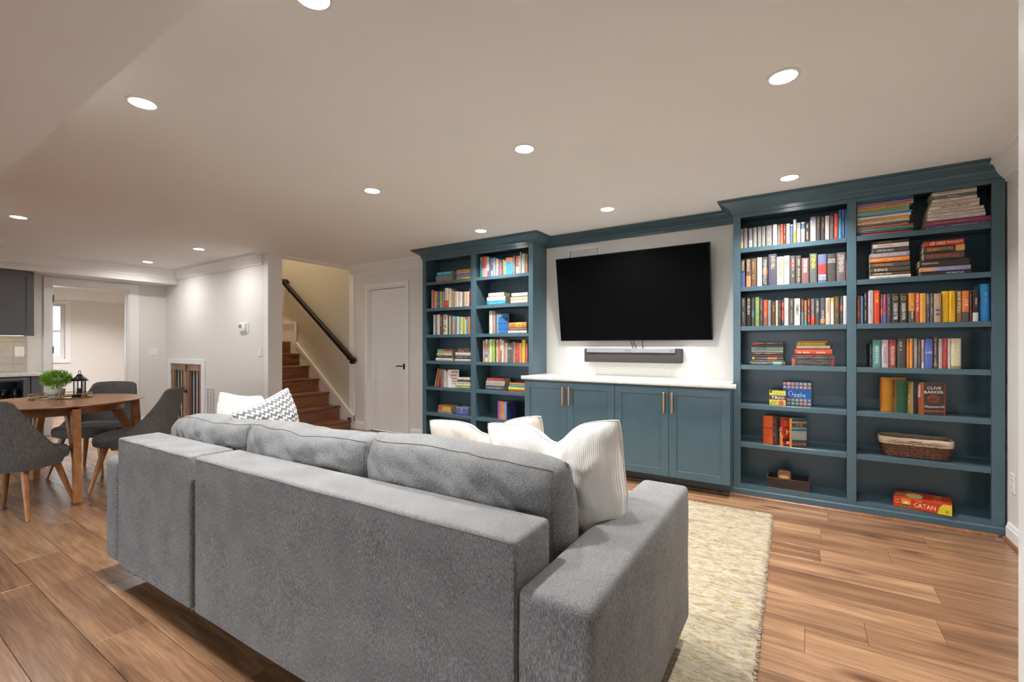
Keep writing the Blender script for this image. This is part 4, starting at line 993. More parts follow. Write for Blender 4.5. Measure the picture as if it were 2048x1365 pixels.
shelf_row(RB('third'), c, RZ[2], YS, [
 (100, 184, 212, '4a4543'), (196, 272, 208, '35312f', {'txt': 'GOBLIN', 'tcol': 'd6d2c8', 'glyph_rng': (.03, .62)}), (278, 338, 212, '4f5350', {'txt': 'HEX', 'tcol': '58b8cc', 'glyph_rng': (.4, .78)}), (342, 414, 210, '7f9a5c', {'glyph': 'dde2c8'}), (420, 480, 220, '57504f'), (484, 556, 255, 'd9563a', {'bands': [(.62, 1, '8a5a4a')]}), (560, 614, 262, '8d9296', {'glyph': '4c5054'}), (622, 690, 280, '57493d', {'txt': 'JACK', 'tcol': 'c0a860', 'glyph_rng': (.1, .5)}), (694, 736, 265, 'd8bfa2'), (742, 786, 255, '4b4745'), (792, 832, 250, '4a4442', {'bands': [(.12, .33, 'c8413f'), (.4, .8, 'c8413f')]}), (836, 916, 225, 'cfc6c3', {'glyph': 'b3a9a6'}), (920, 1006, 235, '595350'), (1012, 1114, 232, 'd6d4d2', {'txt': 'TERMINUS', 'tcol': '6b6664', 'glyph_rng': (.2, .65)}), (1128, 1174, 245, '7d5350', {'bands': [(.5, 1, '6b7a90')]}), (1180, 1230, 265, 'a8703a', {'bands': [(.5, .62, '3f8f88'), (.85, 1, '3f9f8a')]}), (1236, 1290, 235, '7b3a32'), (1296, 1360, 235, '7a6b70', {'bands': [(.66, 1, 'dd4436')]}), (1366, 1446, 232, '4e5352', {'txt': 'JOE HILL', 'tcol': 'd8dcd4', 'glyph_rng': (.08, .56)}), (1452, 1540, 225, '5a5a60', {'txt': 'JOE HILL', 'tcol': 'd8d4d0', 'glyph_rng': (.45, .85), 'bands': [(.78, .95, 'c98a62')]}), (1546, 1626, 222, 'd6bfa8', {'txt': 'JOE HILL', 'tcol': '8a4a3a', 'glyph_rng': (.03, .6)}), (1632, 1690, 222, 'e3dccf', {'bands': [(0, .15, 'e0b431')]}), (1692, 1786, 200, '5f4f41', {'glyph': 'b98a3c'}), (1792, 1842, 195, '514b4d', {'bands': [(.33, .5, 'c24a55')]}), (1846, 1906, 188, 'e2dfdf', {'glyph': 'c5c0c0'})])
c = (1705, 360, 290 / 2048)
ws = [28, 20, 30, 30, 32, 23, 12, 20, 27, 40, 33, 38, 25, 20, 27, 25, 30, 30]
cs = ['2a6ea0', '1f5f92', 'c0674a', 'a49ab5', 'e0953a', '6fae78', '7aa5cf', 'e3c23c', '2f98cf', 'ddd0ca', 'e3a246', 'e0d6c8', '6a5f52', 'b5a792', 'd9482f', '3fb3ae', '56586a', 'd84535']
xe = [860, 860, 860, 862, 805, 800, 800, 800, 845, 825, 805, 805, 795, 790, 860, 860, 858, 855]
stack('left stack, ' + RBR('top'), c, RZ[0], YS, 66, 312, [(w, q, 66, x) for w, q, x in zip(ws, cs, xe)], .17)
stack('right stack, ' + RBR('top'), c, RZ[0], YS, 1125, 178, [(60, 'd5c8b8', 1125, 1755), (45, '6f7470', 1150, 1752, {'txt': 'domu', 'tcol': 'e6e6e0', 'glyph_rng': (.3, .6)}), (45, 'd8cabb', 1130, 1760), (50, 'd4c6b6', 1112, 1795), (60, 'd9ccbd', 1085, 1790, {'txt': 'BENOITE GROULT', 'tcol': '5c544c', 'glyph_rng': (.22, .85)}), (45, 'd6c9bc', 1062, 1855), (45, 'd8ccc0', 1062, 1870), (52, 'dccdc6', 1052, 1880), (70, '9e4a6e', 1036, 1962, {'glyph': 'd9a07c'}), (45, '6b6478', 1056, 1962)], .17)
c = (1705, 460, 290 / 2048)
stack('left stack, ' + RBR('second'), c, RZ[1], YS, 285, 166, [(45, '4a4038', 285, 795, {'txt': K, 'tcol': '9aa060', 'glyph_rng': (.1, .55)}), (62, 'cfbdb8', 285, 795, {'txt': K, 'tcol': 'a58f8a', 'glyph_rng': (.12, .6)}), (60, '4b4644', 285, 795, {'txt': K, 'tcol': 'c5bdb4', 'glyph_rng': (.1, .6)}), (72, '8f8aa8', 246, 805, {'txt': K + '|DESPERATION', 'tcol': 'e0c89a', 'glyph_rng': (.03, .92)}), (62, 'dd7f2c', 246, 803), (72, '504b48', 246, 812, {'txt': K, 'tcol': 'c58a5a', 'glyph_rng': (.06, .6)}), (65, '55493f', 250, 812, {'txt': 'KING|', 'tcol': 'e3dccc', 'glyph_rng': (.1, .8)}), (45, '5a4634', 246, 818, {'txt': K, 'tcol': 'e3dccc', 'glyph_rng': (.06, .56)}), (45, 'dcd6cc', 246, 822)])
stack('right stack, ' + RBR('second'), c, RZ[1], YS, 1010, 168, [(75, 'd2452f', 1012, 1575, {'txt': 'LEE CHILD|Worth Dying For', 'tcol': 'f0e6dc', 'glyph_rng': (.14, .98)}), (85, '4f433c', 1000, 1590, {'txt': 'FIREMAN|JOE HILL', 'tcol': 'e0953a', 'glyph_rng': (.08, .74), 'bands': [(.78, .99, 'd9a058')]}), (95, '524b46', 1005, 1580, {'txt': K + '|OWEN KING', 'tcol': 'c9553a', 'glyph_rng': (.04, .88)}), (95, '3d302c', 942, 1650, {'txt': "THE PRESIDENT'S DAUGHTER", 'tcol': 'e3dcd4', 'glyph_rng': (.03, .4)}), (65, '8f90b8', 952, 1670, {'bands': [(0, .3, 'c98a62')], 'glyph': 'e8e0dc'}), (50, '4a3a36', 957, 1675, {'txt': 'THE WHISTLER', 'tcol': 'dcd6cc', 'glyph_rng': (.5, .88)})])
c = (1705, 555, 290 / 2048)
def ring_mark(col, f=.16):
    def fn(b, A, w, h, d):
        MB().tube([A @ Vector((w * .26 * math.cos(a), -.0058, h * (1 - f) + w * .26 * math.sin(a))) for a in [2 * math.pi * i / 20 for i in range(20)]], w * .035, 5, closed=True).build('ring_print', 'ink', b, color=col)
    return fn
def oval_marks(col):
    def fn(b, A, w, h, d):
        for f in (.58, .73): MB().quadset([(w * .33 * math.cos(a), -.0052, h * (1 - f) + w * .2 * math.sin(a)) for a in [2 * math.pi * i / 16 for i in range(16)]], [tuple(range(16))], False, A).build('oval_print', 'ink', b, color=col)
    return fn
shelf_row(RBR('third'), c, RZ[2], YS, [
 (66, 104, 262, 'c96a52', {'bands': [(.55, .75, 'd98a4a')]}), (108, 152, 262, '6f9ccb', {'glyph': 'e3c88a'}), (160, 216, 215, '2e2a2c'), (222, 298, 182, 'b9aeb6', {'glyph': '8d8490'}), (302, 388, 182, 'd0452c', {'txt': 'YOU ARE|', 'tcol': 'e8c83c', 'glyph_rng': (.08, .7)}), (394, 430, 240, '7d5a55', {'bands': [(.5, .68, 'd9653c')]}), (432, 478, 240, 'a83f6a', {'bands': [(.7, 1, '4f62b0')]}), (480, 548, 232, '4a4646'), (552, 662, 230, '3f3a38', {'txt': 'CHILDREN OF TIME', 'tcol': 'e6e2d8', 'glyph_rng': (.3, .9), 'cover': ring_mark('c9b440')}), (666, 776, 228, '413c3a', {'txt': 'CHILDREN OF RUIN', 'tcol': 'e6e2d8', 'glyph_rng': (.3, .9), 'cover': ring_mark('b8a83c')}), (782, 886, 222, 'd08a35', {'bands': [(.6, 1, '4f5a48')], 'glyph': 'e6e2c8', 'glyph_rng': (.6, .88)}), (888, 950, 218, 'c8453c', {'txt': 'THE END OF MEN', 'tcol': 'f0e0d8', 'glyph_rng': (.02, .64)}), (954, 1040, 226, 'dba04a', {'glyph': 'a8742c'}), (1044, 1090, 225, '5a5560', {'bands': [(.05, .38, '7f7d70')]}), (1094, 1146, 225, '5d5a5e'), (1150, 1256, 228, 'b5977f', {'cover': oval_marks('4a5a96'), 'glyph': 'd9c8b4', 'glyph_rng': (.08, .38)}), (1262, 1360, 195, 'e2b428', {'glyph': 'c98f1c'}), (1364, 1456, 190, 'e4b020', {'glyph': '9c5a1c'}), (1460, 1546, 190, '9a7a40', {'txt': 'BOOK OF KOLI', 'tcol': 'f0ece4', 'glyph_rng': (.03, .72)}), (1550, 1650, 190, 'd97f3f', {'txt': 'JOE', 'tcol': 'f4eee6', 'glyph_rng': (.2, .56), 'bands': [(.68, 1, '55504c')]}), (1654, 1688, 190, '6b2f28'), (1692, 1784, 178, 'dfdcd7', {'bands': [(0, .72, '332e2c')], 'glyph': 'c95a3c', 'glyph_rng': (.3, .7)}), (1800, 1945, 92, '3a94d6', {'bands': [(.0, .001, '3a94d6')], 'glyph': '8cc4ea', 'glyph_rng': (.25, .5), 'dy': .012})])
c = (1470, 660, 240 / 1927)
stack('left stack, ' + RB('fourth'), c, RZ[3], YS + .03, 290, 197, [(48, '6d5a58', 290, 770, {'bands': [(0, .2, 'd9604c')]}), (28, '5f4c48', 295, 770, {'glyph': 'd98a6a'}), (60, '88b3b0', 265, 775, {'txt': 'THE DEEP', 'tcol': '3c6466', 'glyph_rng': (.1, .5)}), (22, 'd5c8b4', 268, 775), (48, '55504c', 280, 772), (35, '5c4644', 280, 770, {'glyph': 'c95a4c'}), (42, '5c544c', 278, 775, {'bands': [(0, .07, 'd9c840'), (.5, .8, 'd9754a')]}), (28, '6a605a', 275, 780), (58, '666a66', 240, 805, {'bands': [(.66, .9, '8fb0a0')], 'glyph': 'e8e4dc', 'glyph_rng': (.06, .45)})])
stack('right stack, ' + RB('fourth'), c, RZ[3], YS + .03, 1010, 180, [(30, 'dc8a2e', 1010, 1485), (42, 'd9c440', 990, 1528, {'bands': [(.86, 1, '4a443c')]}), (55, 'd9c6a8', 988, 1525, {'glyph': 'cdb998'}), (105, 'c2503a', 960, 1560, {'glyph': 'f0dcd0'}), (30, '55514f', 915, 1595), (26, '5d5856', 918, 1600), (24, '5b4844', 912, 1608, {'bands': [(0, .08, 'd9705c'), (.92, .96, 'c8403c')]}), (24, '5b5450', 912, 1608, {'bands': [(0, .08, 'd9705c'), (.92, .96, 'c8403c')]}), (24, '574c48', 912, 1608, {'bands': [(0, .08, 'd9705c'), (.92, .96, 'c8403c')]}), (24, '5b5450', 912, 1608, {'bands': [(0, .08, 'd9705c'), (.92, .96, 'c8403c')]}), (24, '5f504a', 912, 1608, {'bands': [(0, .08, 'd9705c'), (.92, .96, 'c8403c')]})])
c = (1720, 660, 240 / 1724)
shelf_row(RBR('fourth'), c, RZ[3], YS + .012, [
 (135, 172, 200, '2e2620'), (178, 305, 145, '5a8f88', {'txt': 'THE EYE OF THE WORLD', 'tcol': 'e3ece6', 'glyph_rng': (.2, .9)}), (310, 412, 143, 'c4b5bb', {'txt': 'THE GREAT HUNT', 'tcol': '8d7f88', 'glyph_rng': (.2, .88)}), (416, 520, 143, '9c3f38', {'txt': 'THE DRAGON REBORN', 'tcol': 'dccfc0', 'glyph_rng': (.2, .92)}), (526, 662, 128, '4c4743', {'glyph': 'd8d2c8', 'glyph_rng': (.1, .42)}), (668, 708, 128, 'c5743a'), (712, 760, 126, 'dd9436', {'glyph': 'a85a24'}), (766, 826, 126, '9ba0a0', {'glyph': 'e0e0dc'}), (830, 876, 130, '6a4a50'), (878, 924, 142, 'd8cfc2', {'bands': [(.25, .8, 'a5977f')]}), (928, 1050, 130, '5968b0', {'txt': 'QUARTET', 'tcol': 'e8e8f0', 'glyph_rng': (.42, .52), 'horiz': True, 'hard': True}), (1054, 1120, 108, '5e4a3a', {'bands': [(.0, .12, '7d6040'), (.82, .95, '8a6c48')]}), (1128, 1190, 128, 'b3a8a8', {'glyph': 'd0a8a8'}), (1192, 1254, 124, 'b8403a', {'glyph': 'd98a80'}), (1256, 1302, 126, 'd8d0c8'), (1306, 1455, 124, 'd3c7a8', {'glyph': 'a89a78', 'glyph_rng': (.1, .4), 'hard': True, 'bands': [(.9, 1, '9a9068')]})], .15)

# face-out books: spine to one side, front cover towards the room
def face_book(label, crop, z, y, xs, xc, yt, w, h_over, d, col, scol, rz, cover=None, spine_txt=None, stc='e8e0d8', group=None, hard=False, bands=()):
    a = on_y(*crop_px(crop, xs, yt), y); h = a.z - z - .001 if h_over is None else h_over
    # corner where spine meets the hidden left edge stands at a.x,y
    ca, sa = math.cos(rz), math.sin(rz)
    ox, oy = -w / 2, 0      # local left edge of the spine
    loc = (a.x - (ca * ox - sa * oy), y - (sa * ox + ca * oy), z + .0006)
    kw = dict(txt=spine_txt, tcol=stc, glyph_rng=(.06, .9)) if spine_txt else dict(glyph=stc)
    return book(label, w, h, d, col, loc, rz, cover=cover, group=group, hard=hard, bands=list(bands) + ([(0, 1, scol)] if scol else []), **kw)
def on_cover(items):
    """front cover print; items: ('txt',s,u,v,wf,hf,col) or ('rect',u0,v0,u1,v1,col) or ('ring',u,v,r,col): u from spine, v from top (fractions)"""
    def fn(b, A, w, h, d):
        X = w / 2 + .0006
        for i, q in enumerate(items):
            e = X + .0004 + .0002 * i
            if q[0] == 'txt':
                _, s, u, v, wf, hf, col = q
                Mx = A @ Matrix.Translation((e, d * u, h * (1 - v))) @ Matrix.Rotation(R(90), 4, 'Z') @ Matrix.Rotation(R(90), 4, 'X')
                lettering(s, b, Mx, d * wf, h * hf, col)
            elif q[0] == 'rect':
                _, u0, v0, u1, v1, col = q
                MB().quadset([(e, d * u0, h * (1 - v1)), (e, d * u1, h * (1 - v1)), (e, d * u1, h * (1 - v0)), (e, d * u0, h * (1 - v0))], [(0, 1, 2, 3)], False, A).build('cover_print', 'ink', b, color=col)
            elif q[0] == 'ring':
                _, u, v, r, col = q
                MB().tube([A @ Vector((e, d * u + d * r * math.cos(t_), h * (1 - v) + d * r * .8 * math.sin(t_))) for t_ in [2 * math.pi * k / 28 for k in range(28)]], d * .012, 5, closed=True).build('cover_emblem', 'ink', b, color=col)
    return fn
c = (1720, 660, 240 / 1724); z = RZ[4]
gq = 'face-out books, fifth shelf of right bookcase'
face_book('amber cloth hardback standing at the back of the face-out books, right bookcase', c, z, 4.245, 282, 0, 680, .036, None, .150, 'dc9a34', 'cf7a22', R(-66), on_cover([('txt', 'GA', .62, .22, .3, .07, 'b87c24'), ('txt', 'DRA', .62, .72, .36, .06, 'b87c24'), ('txt', 'IN', .66, .84, .2, .06, 'b87c24')]), None, '8a4a14', gq, True)
face_book('green cloth hardback with a gold emblem among the face-out books', c, z, 4.222, 465, 0, 722, .034, None, .150, '3f6a50', '6d4a2c', R(-66), on_cover([('rect', .1, .0, .115, 1, '335a44'), ('ring', .82, .45, .14, 'c9a83c'), ('ring', .84, .52, .09, 'c9a83c')]), None, 'c9a83c', gq, True)
face_book('dark blue and gold hardback between the green hardback and the copper cover', c, z, 4.205, 680, 0, 742, .045, None, .130, '3a3a4c', '8a7038', R(-62), on_cover([('rect', .25, .2, .4, .6, '8a8a98'), ('rect', .55, .35, .8, .55, '5a7ab0'), ('rect', .5, .05, .85, .2, 'a89060'), ('rect', .6, .86, .9, .92, 'd8c08a')]), None, 'd8c8a0', gq, True)
face_book('dark paperback with a copper ring on its front cover, right bookcase', c, z, 4.185, 832, 0, 752, .044, None, .136, '4a3c36', '8a4a28', R(-68), on_cover([('rect', .0, .0, .06, 1, 'a8572c'), ('rect', .94, .0, 1, 1, '8a4a2c'), ('rect', .06, .86, .94, .90, 'a8572c'), ('txt', 'CLIVE', .5, .165, .62, .085, 'efe8e0'), ('txt', 'BARKER', .5, .29, .84, .085, 'efe8e0'), ('ring', .48, .5, .24, 'b0643c'), ('ring', .48, .5, .17, 'a05a38'), ('ring', .44, .5, .1, 'a05a38'), ('ring', .53, .5, .1, 'a05a38'), ('txt', 'Weaveworld', .5, .74, .86, .07, 'efe8e0')]), 'CLIVE BARKER|', 'efe0d4', gq)
c = (1490, 810, 210 / 1509); z = RZ[5]
gq = 'face-out books, sixth shelf of right bookcase'
face_book('thick orange book first of the face-out books on the sixth shelf', c, z, 4.215, 258, 0, 150, .075, None, .11, 'd9591e', None, R(-12), None, None, 'b84414', gq, bands=[(.42, .455, '8a3a18'), (.5, .505, '8a3a18')])
face_book('dark book with a white figure beside the thick orange book', c, z, 4.20, 402, 0, 172, .03, None, .10, '4a3c38', None, R(-45), on_cover([('rect', .4, .05, .5, .45, 'cfc8c4'), ('rect', .25, .42, .75, .48, 'cfc8c4'), ('rect', .62, .48, .72, .62, 'cfc8c4')]), None, 'd0c8c4', gq)
face_book('red book with an orange spine in the middle of the sixth shelf', c, z, 4.19, 498, 0, 182, .032, None, .11, 'a8331f', None, R(-52), on_cover([('txt', 'HE', .6, .5, .6, .22, 'f0e8e0'), ('rect', .1, .08, .9, .3, 'c85a34'), ('rect', .3, .84, .95, .94, 'e8e0d8'), ('rect', 0, .72, 1, .84, '4a2a24')]), 'THE', 'f0e4dc', gq, bands=[(.6, 1, 'd9803a')])
face_book('teal and black thriller paperback with orange lettering on the sixth shelf', c, z, 4.175, 636, 0, 190, .030, None, .112, '2f3c3c', 'dc7f28', R(-66), on_cover([('rect', 0, .1, 1, .16, '6f8f8a'), ('rect', .0, .3, 1, .38, '5f827e'), ('rect', 0, .42, 1, .74, '6f928c'), ('txt', 'THE', .5, .21, .55, .16, 'd9603a'), ('txt', 'TROOP', .52, .57, .8, .16, 'd9703f'), ('rect', .4, .38, .8, .42, '1f2828'), ('txt', 'NICK CUTTER', .52, .89, .9, .09, 'e0602a')]), None, 'b86a2c', gq)

# ----------------------------------------------------------------- left bookcase
YS2 = YF + .03
c = (850, 500, 110 / 1365)
stack('left stack, ' + LB('top'), c, LZ[0], YS2 + .03, 300, 562, [(75, '4fa3b5', 300, 672, {'glyph': 'e3eef0'}), (55, '4a9fb0', 270, 668), (45, 'd0848a', 275, 672), (35, 'e3c53a', 275, 675)], .12)
stack('right stack, ' + LB('top'), c, LZ[0], YS2 + .01, 785, 502, [(45, 'dda53f', 790, 1136), (42, 'd8b8a0', 790, 1136, {'glyph': '8a3a2c'}), (40, '8f84c0', 782, 1136), (38, '9a90c8', 782, 1136), (60, 'd3c848', 780, 1136)], .12)
shelf_row(LB('second'), c, LZ[1], YS2 + .01, [(163, 181, 1000, 'd8c8c4'), (183, 228, 1005, 'c24a5c'), (232, 290, 1035, 'e3c063'), (292, 355, 1045, '4a5f9a'), (358, 410, 1035, 'dcc648'), (412, 437, 1035, '9a6a5a'), (440, 478, 1035, '7fb0aa'), (484, 582, 950, 'd8cbb8', {'bands': [(.62, 1, 'c8503c')]}), (584, 632, 965, 'd9cfbd'), (634, 690, 1020, 'c9b48a'), (692, 726, 1030, 'c29a6a'), (728, 818, 1035, 'd8cfc0'), (830, 918, 1045, 'dcd6cd'), (922, 952, 1050, '7d6a60'), (956, 1020, 1040, 'd2b39a'), (1022, 1092, 1035, 'dcd2c4'), (1096, 1136, 955, 'a8382e')])
c = (850, 610, 110 / 1251)
def dot_print(b, A, w, h, d):
    for i, f in enumerate((.1, .2, .55, .62, .8)): MB().quadset([(w * (.1 if i % 2 else -.1) + w * .18 * math.cos(a), -.0052, h * (1 - f) + w * .18 * math.sin(a)) for a in [2 * math.pi * k / 10 for k in range(10)]], [tuple(range(10))], False, A).build('dot_print', 'ink', b, color='b8483c' if i < 4 else '4a4a44')
shelf_row(LB('third'), c, LZ[2], YS2 + .01, [(186, 230, 228, 'c5d5da'), (234, 264, 230, '8a7a78'), (266, 330, 220, 'd6c8bc'), (334, 400, 225, '4b4741'), (402, 512, 225, 'd9d0be', {'cover': dot_print, 'glyph': 'b9ae98', 'glyph_rng': (.3, .5)}), (516, 540, 260, '3b4a3c'), (542, 578, 255, 'b9c9b0'), (580, 622, 258, '7f5f58'), (624, 664, 258, 'd2b9a6'), (666, 714, 255, '7a7f88', {'bands': [(0, .2, '3f9fd0')]}), (718, 764, 265, 'b9d0dc'), (766, 796, 268, '8fae62'), (798, 850, 275, 'cfd0a0'), (852, 906, 275, 'a8b84c'), (908, 940, 275, 'e0dcd6', {'bands': [(0, .15, 'd84540')]}), (942, 980, 278, '5f8fa8'), (984, 1028, 268, 'dd7f45'), (1030, 1050, 275, '9aa0a0')])
stack('left stack, ' + LB('fourth'), c, LZ[3], YS2 + .04, 285, 1006, [(50, '8fae6a', 285, 600, {'bands': [(.4, 1, 'b8503c')]}), (38, 'a5d0b8', 290, 602), (65, 'dbc9a0', 272, 605), (55, '4f4844', 268, 602), (65, 'e0d8d0', 246, 610)], .12)
stack('right stack, ' + LB('fourth'), c, LZ[3], YS2 + .02, 745, 975, [(52, '3a3634', 745, 1050), (52, '8a5a5a', 745, 1050, {'bands': [(.5, 1, '5f4038')]}), (80, 'e3d5cc', 695, 1050), (70, '56504c', 695, 1050, {'glyph': 'e6e2dc'}), (55, 'e3e0dc', 682, 1050, {'glyph': 'd4d0cc'})], .12)
c = (940, 490, 130 / 1479)
ob = {'bands': [(0, .24, 'df8a45')]}
shelf_row(LBR('top'), c, LZ[0], YS2 + .02, [(228, 268, 285, '3f8f88', {'bands': [(0, .14, 'd9b050')]}), (272, 300, 270, 'd0485c', {'bands': [(.55, 1, 'e0a8a0')]}), (302, 346, 265, 'c84a78', {'bands': [(.55, 1, 'd9a0b0')]}), (348, 384, 265, 'd2a060', {'bands': [(.55, 1, 'e0c8a8')]}), (386, 424, 280, 'e0dac8', {'bands': [(.7, 1, 'c84a54')]}), (428, 466, 285, '4474b8'), (470, 506, 310, 'd8cfc8', {'bands': [(.35, .66, 'c84538')]}), (516, 570, 295, '8aa8d0'), (572, 600, 305, 'cf9f5a'), (602, 634, 320, 'e0d4b8'), (638, 668, 330, '7a5f9a'), (670, 700, 330, 'd8a8b8'), (706, 748, 340, '7a5038'), (750, 782, 330, '8f9a5a'), (786, 804, 360, 'e0d0b8'), (808, 846, 295, '5aa0c8', ob), (848, 890, 290, '4f9ccc', ob), (892, 930, 285, '4a9ed0', ob), (932, 975, 285, '55a8d8', ob), (984, 1008, 245, 'b8b0b0'), (1010, 1036, 260, '5a5450'), (1040, 1090, 250, 'd2544a', {'bands': [(.6, 1, 'e0dcd6')]}), (1092, 1124, 250, 'd8d2ca'), (1126, 1156, 165, 'd0ccc0'), (1172, 1206, 215, 'c9cfc0'), (1208, 1246, 200, 'ccd0c0'), (1264, 1296, 220, 'd8b860', {'bands': [(.7, 1, 'd98a5a')]}), (1298, 1316, 215, 'b06ab0')])
stack('left stack, ' + LBR('second'), c, LZ[1], YS2 + .035, 420, 1102, [(85, 'd8d0be', 422, 772), (95, 'e0dcd4', 386, 806), (85, '2f8fae', 386, 808, {'glyph': 'cfe3ea'})], .13)
stack('right stack, ' + LBR('second'), c, LZ[1], YS2 + .02, 945, 1104, [(80, 'e0d8d0', 948, 1314), (70, 'dcc89a', 925, 1314), (65, 'e3ded6', 925, 1314), (16, 'd85a68', 925, 1314)], .13)
c = (940, 610, 130 / 1479)
shelf_row(LBR('third'), c, LZ[2], YS2 + .02, [(432, 508, 140, 'd6cec4'), (516, 580, 150, 'a88e88', {'glyph': 'e6dcd8'}), (598, 632, 195, '6a8a9a')])
face_book('bright blue paperback standing face-out on the third shelf of the left bookcase', c, LZ[2], YS2 + .03, 638, 0, 198, .018, None, .125, '2f6fb0', '7fb4d9', R(-66), on_cover([('rect', .12, .06, .42, .16, 'd8d4c8'), ('rect', .72, .2, .9, .36, '1f2440'), ('rect', .74, .36, .88, .46, 'b84a44'), ('rect', .0, .48, 1, .5, '285f9c'), ('rect', .0, .78, 1, .8, '285f9c'), ('rect', .1, .86, .8, .9, '4f8fc8')]), None, 'e6eef4', 'upright books, ' + LBR('third'))
stack('stack, ' + LBR('third'), c, LZ[2], YS2 + .02, 890, 406, [(118, 'dd8345', 890, 1285, {'bands': [(.4, .72, 'dca83c')]}), (30, '7a8a80', 888, 1290), (22, 'b86a5a', 885, 1290), (60, 'e8e0d8', 868, 1292)], .13)
shelf_row(LBR('fourth'), c, LZ[3], YS2 + .015, [(292, 328, 810, 'c8b8a8', {'bands': [(.8, 1, 'd9a050')]}), (342, 398, 785, 'd8d6c8', {'bands': [(.2, .38, 'dca050'), (.38, .6, 'c87890'), (.65, .8, '8a6ab0')]}), (400, 440, 795, '8fb04a', {'bands': [(.55, .65, '5aa8d0'), (.65, 1, 'c8b040')]}), (442, 492, 785, 'dfe3df'), (496, 562, 780, '9ebf3c', {'glyph': 'b8d060'}), (564, 586, 785, '4a4650'), (592, 636, 795, 'd6c8b4'), (638, 680, 795, 'dd7f3f'), (684, 714, 775, 'e0d8d0', {'bands': [(.5, 1, '9a80a8')]}), (718, 764, 815, 'ddd5c5'), (776, 820, 870, 'd9a090'), (822, 852, 870, 'd9d6c0'), (856, 936, 870, '55605f', {'bands': [(.26, .3, 'e8e6e0')]}), (938, 974, 835, '8a5a5a'), (980, 1026, 845, 'a89f90'), (1030, 1070, 865, 'd4534a'), (1072, 1112, 865, 'd8604f'), (1114, 1172, 868, 'dc8a6a'), (1178, 1258, 800, 'dfc832', {'glyph': 'c0a820'}), (1262, 1314, 885, 'd0607a')])
c = (850, 720, 110 / 883)
zz_ = LZ[4]
def leaning(label, px0, px1, ytop, col, w, h, lean, dy, glyph):
    a = on_y(*crop_px(c, px0, 430), YS2 + dy)
    book(label, w, h, .12, col, (a.x + w / 2, YS2 + dy, zz_ + .0006 + w / 2 * math.sin(abs(lean))), lean=lean, glyph=glyph, group='leaning books, ' + LB('fifth'))
leaning('grey green book leaning, first from left, ' + LB('fifth'), 150, 215, 110, '8a9080', .018, .225, R(14), .03, 'd8d4c8')
leaning('bright orange book leaning, second from left, ' + LB('fifth'), 182, 240, 130, 'dd5a28', .028, .215, R(14), .03, 'e88a5c')
shelf_row('upright group, ' + LB('fifth'), c, zz_, YS2 + .03, [(247, 268, 152, '7a7074'), (270, 294, 152, '8d8488'), (297, 332, 165, 'e0d6cc'), (336, 372, 190, 'e0d8d0')])
face_book('white face-out book with red scrawled lettering on the fifth shelf', c, zz_, YS2 + .03, 378, 0, 158, .022, None, .135, 'dcd5d0', 'c5d0d8', R(-66), on_cover([('rect', .3, .08, .9, .17, 'b06a60'), ('rect', .25, .26, .8, .36, 'b87870'), ('rect', .3, .45, .9, .52, 'c09088'), ('rect', .28, .62, .75, .68, 'a89890'), ('rect', .3, .76, .85, .8, 'a89890')]), None, '8a9098', 'upright books, ' + LB('fifth'))
stack('stack, ' + LB('fifth'), c, zz_, YS2 + .02, 525, 277, [(48, 'dcdcda', 525, 725), (35, '4a4848', 520, 722), (32, 'd8d4b0', 530, 730), (40, 'e3e0d8', 500, 732), (42, 'c9c850', 492, 728)], .12)
stack('left stack, ' + LB('sixth'), c, LZ[5], YS2 + .05, 215, 724, [(24, 'dd8a50', 218, 424), (24, 'dd7a60', 216, 424, {'bands': [(.3, .95, 'e3c84a')]}), (24, 'd97a78', 212, 422, {'bands': [(.3, .95, 'e0d060')]}), (24, 'dc8070', 212, 424, {'bands': [(.3, .95, 'd8d868')]}), (24, 'd88088', 210, 424, {'bands': [(.3, .95, 'b8c8d8')]}), (24, 'e0a890', 208, 424)], .13)
stack('right stack, ' + LB('sixth'), c, LZ[5], YS2 + .035, 500, 752, [(24, 'b8a8c8', 502, 692), (24, '5a80d0', 500, 692, {'bands': [(.4, .5, 'd8a8d0')]}), (24, '6f88d4', 500, 692, {'bands': [(.4, .5, 'd8a8d0')]}), (24, '5a78cc', 500, 690, {'bands': [(.4, .5, 'd8a8d0')]}), (24, '6a80d0', 498, 690, {'bands': [(.4, .5, 'd8a8d0')]}), (24, '4a68c0', 498, 690)], .13)
a = on_y(878, 885, YS2 + .1)
book('light blue book on the bottom shelf behind the beige pillow, left bookcase', .045, .19, .15, '6fb4d8', (a.x + .02, YS2 + .1, DECK + .0006), glyph='d8e8f0', group='books on the bottom shelf, left bookcase')
c = (940, 720, 130 / 1268)
stack('left stack, ' + LBR('fifth'), c, LZ[4], YS2 + .045, 330, 352, [(55, 'd8604a', 332, 664), (62, 'e0dcd4', 316, 682), (45, 'dcd8cc', 312, 670), (92, '62666a', 304, 658, {'glyph': 'e6e6e2'})], .13)
stack('right stack, ' + LBR('fifth'), c, LZ[4], YS2 + .025, 770, 446, [(35, 'dd7a48', 770, 1120), (35, '5aa89a', 775, 1120), (25, 'd8cfd8', 755, 1120), (45, 'd9d040', 750, 1120), (30, 'd84a30', 750, 1120)], .13)
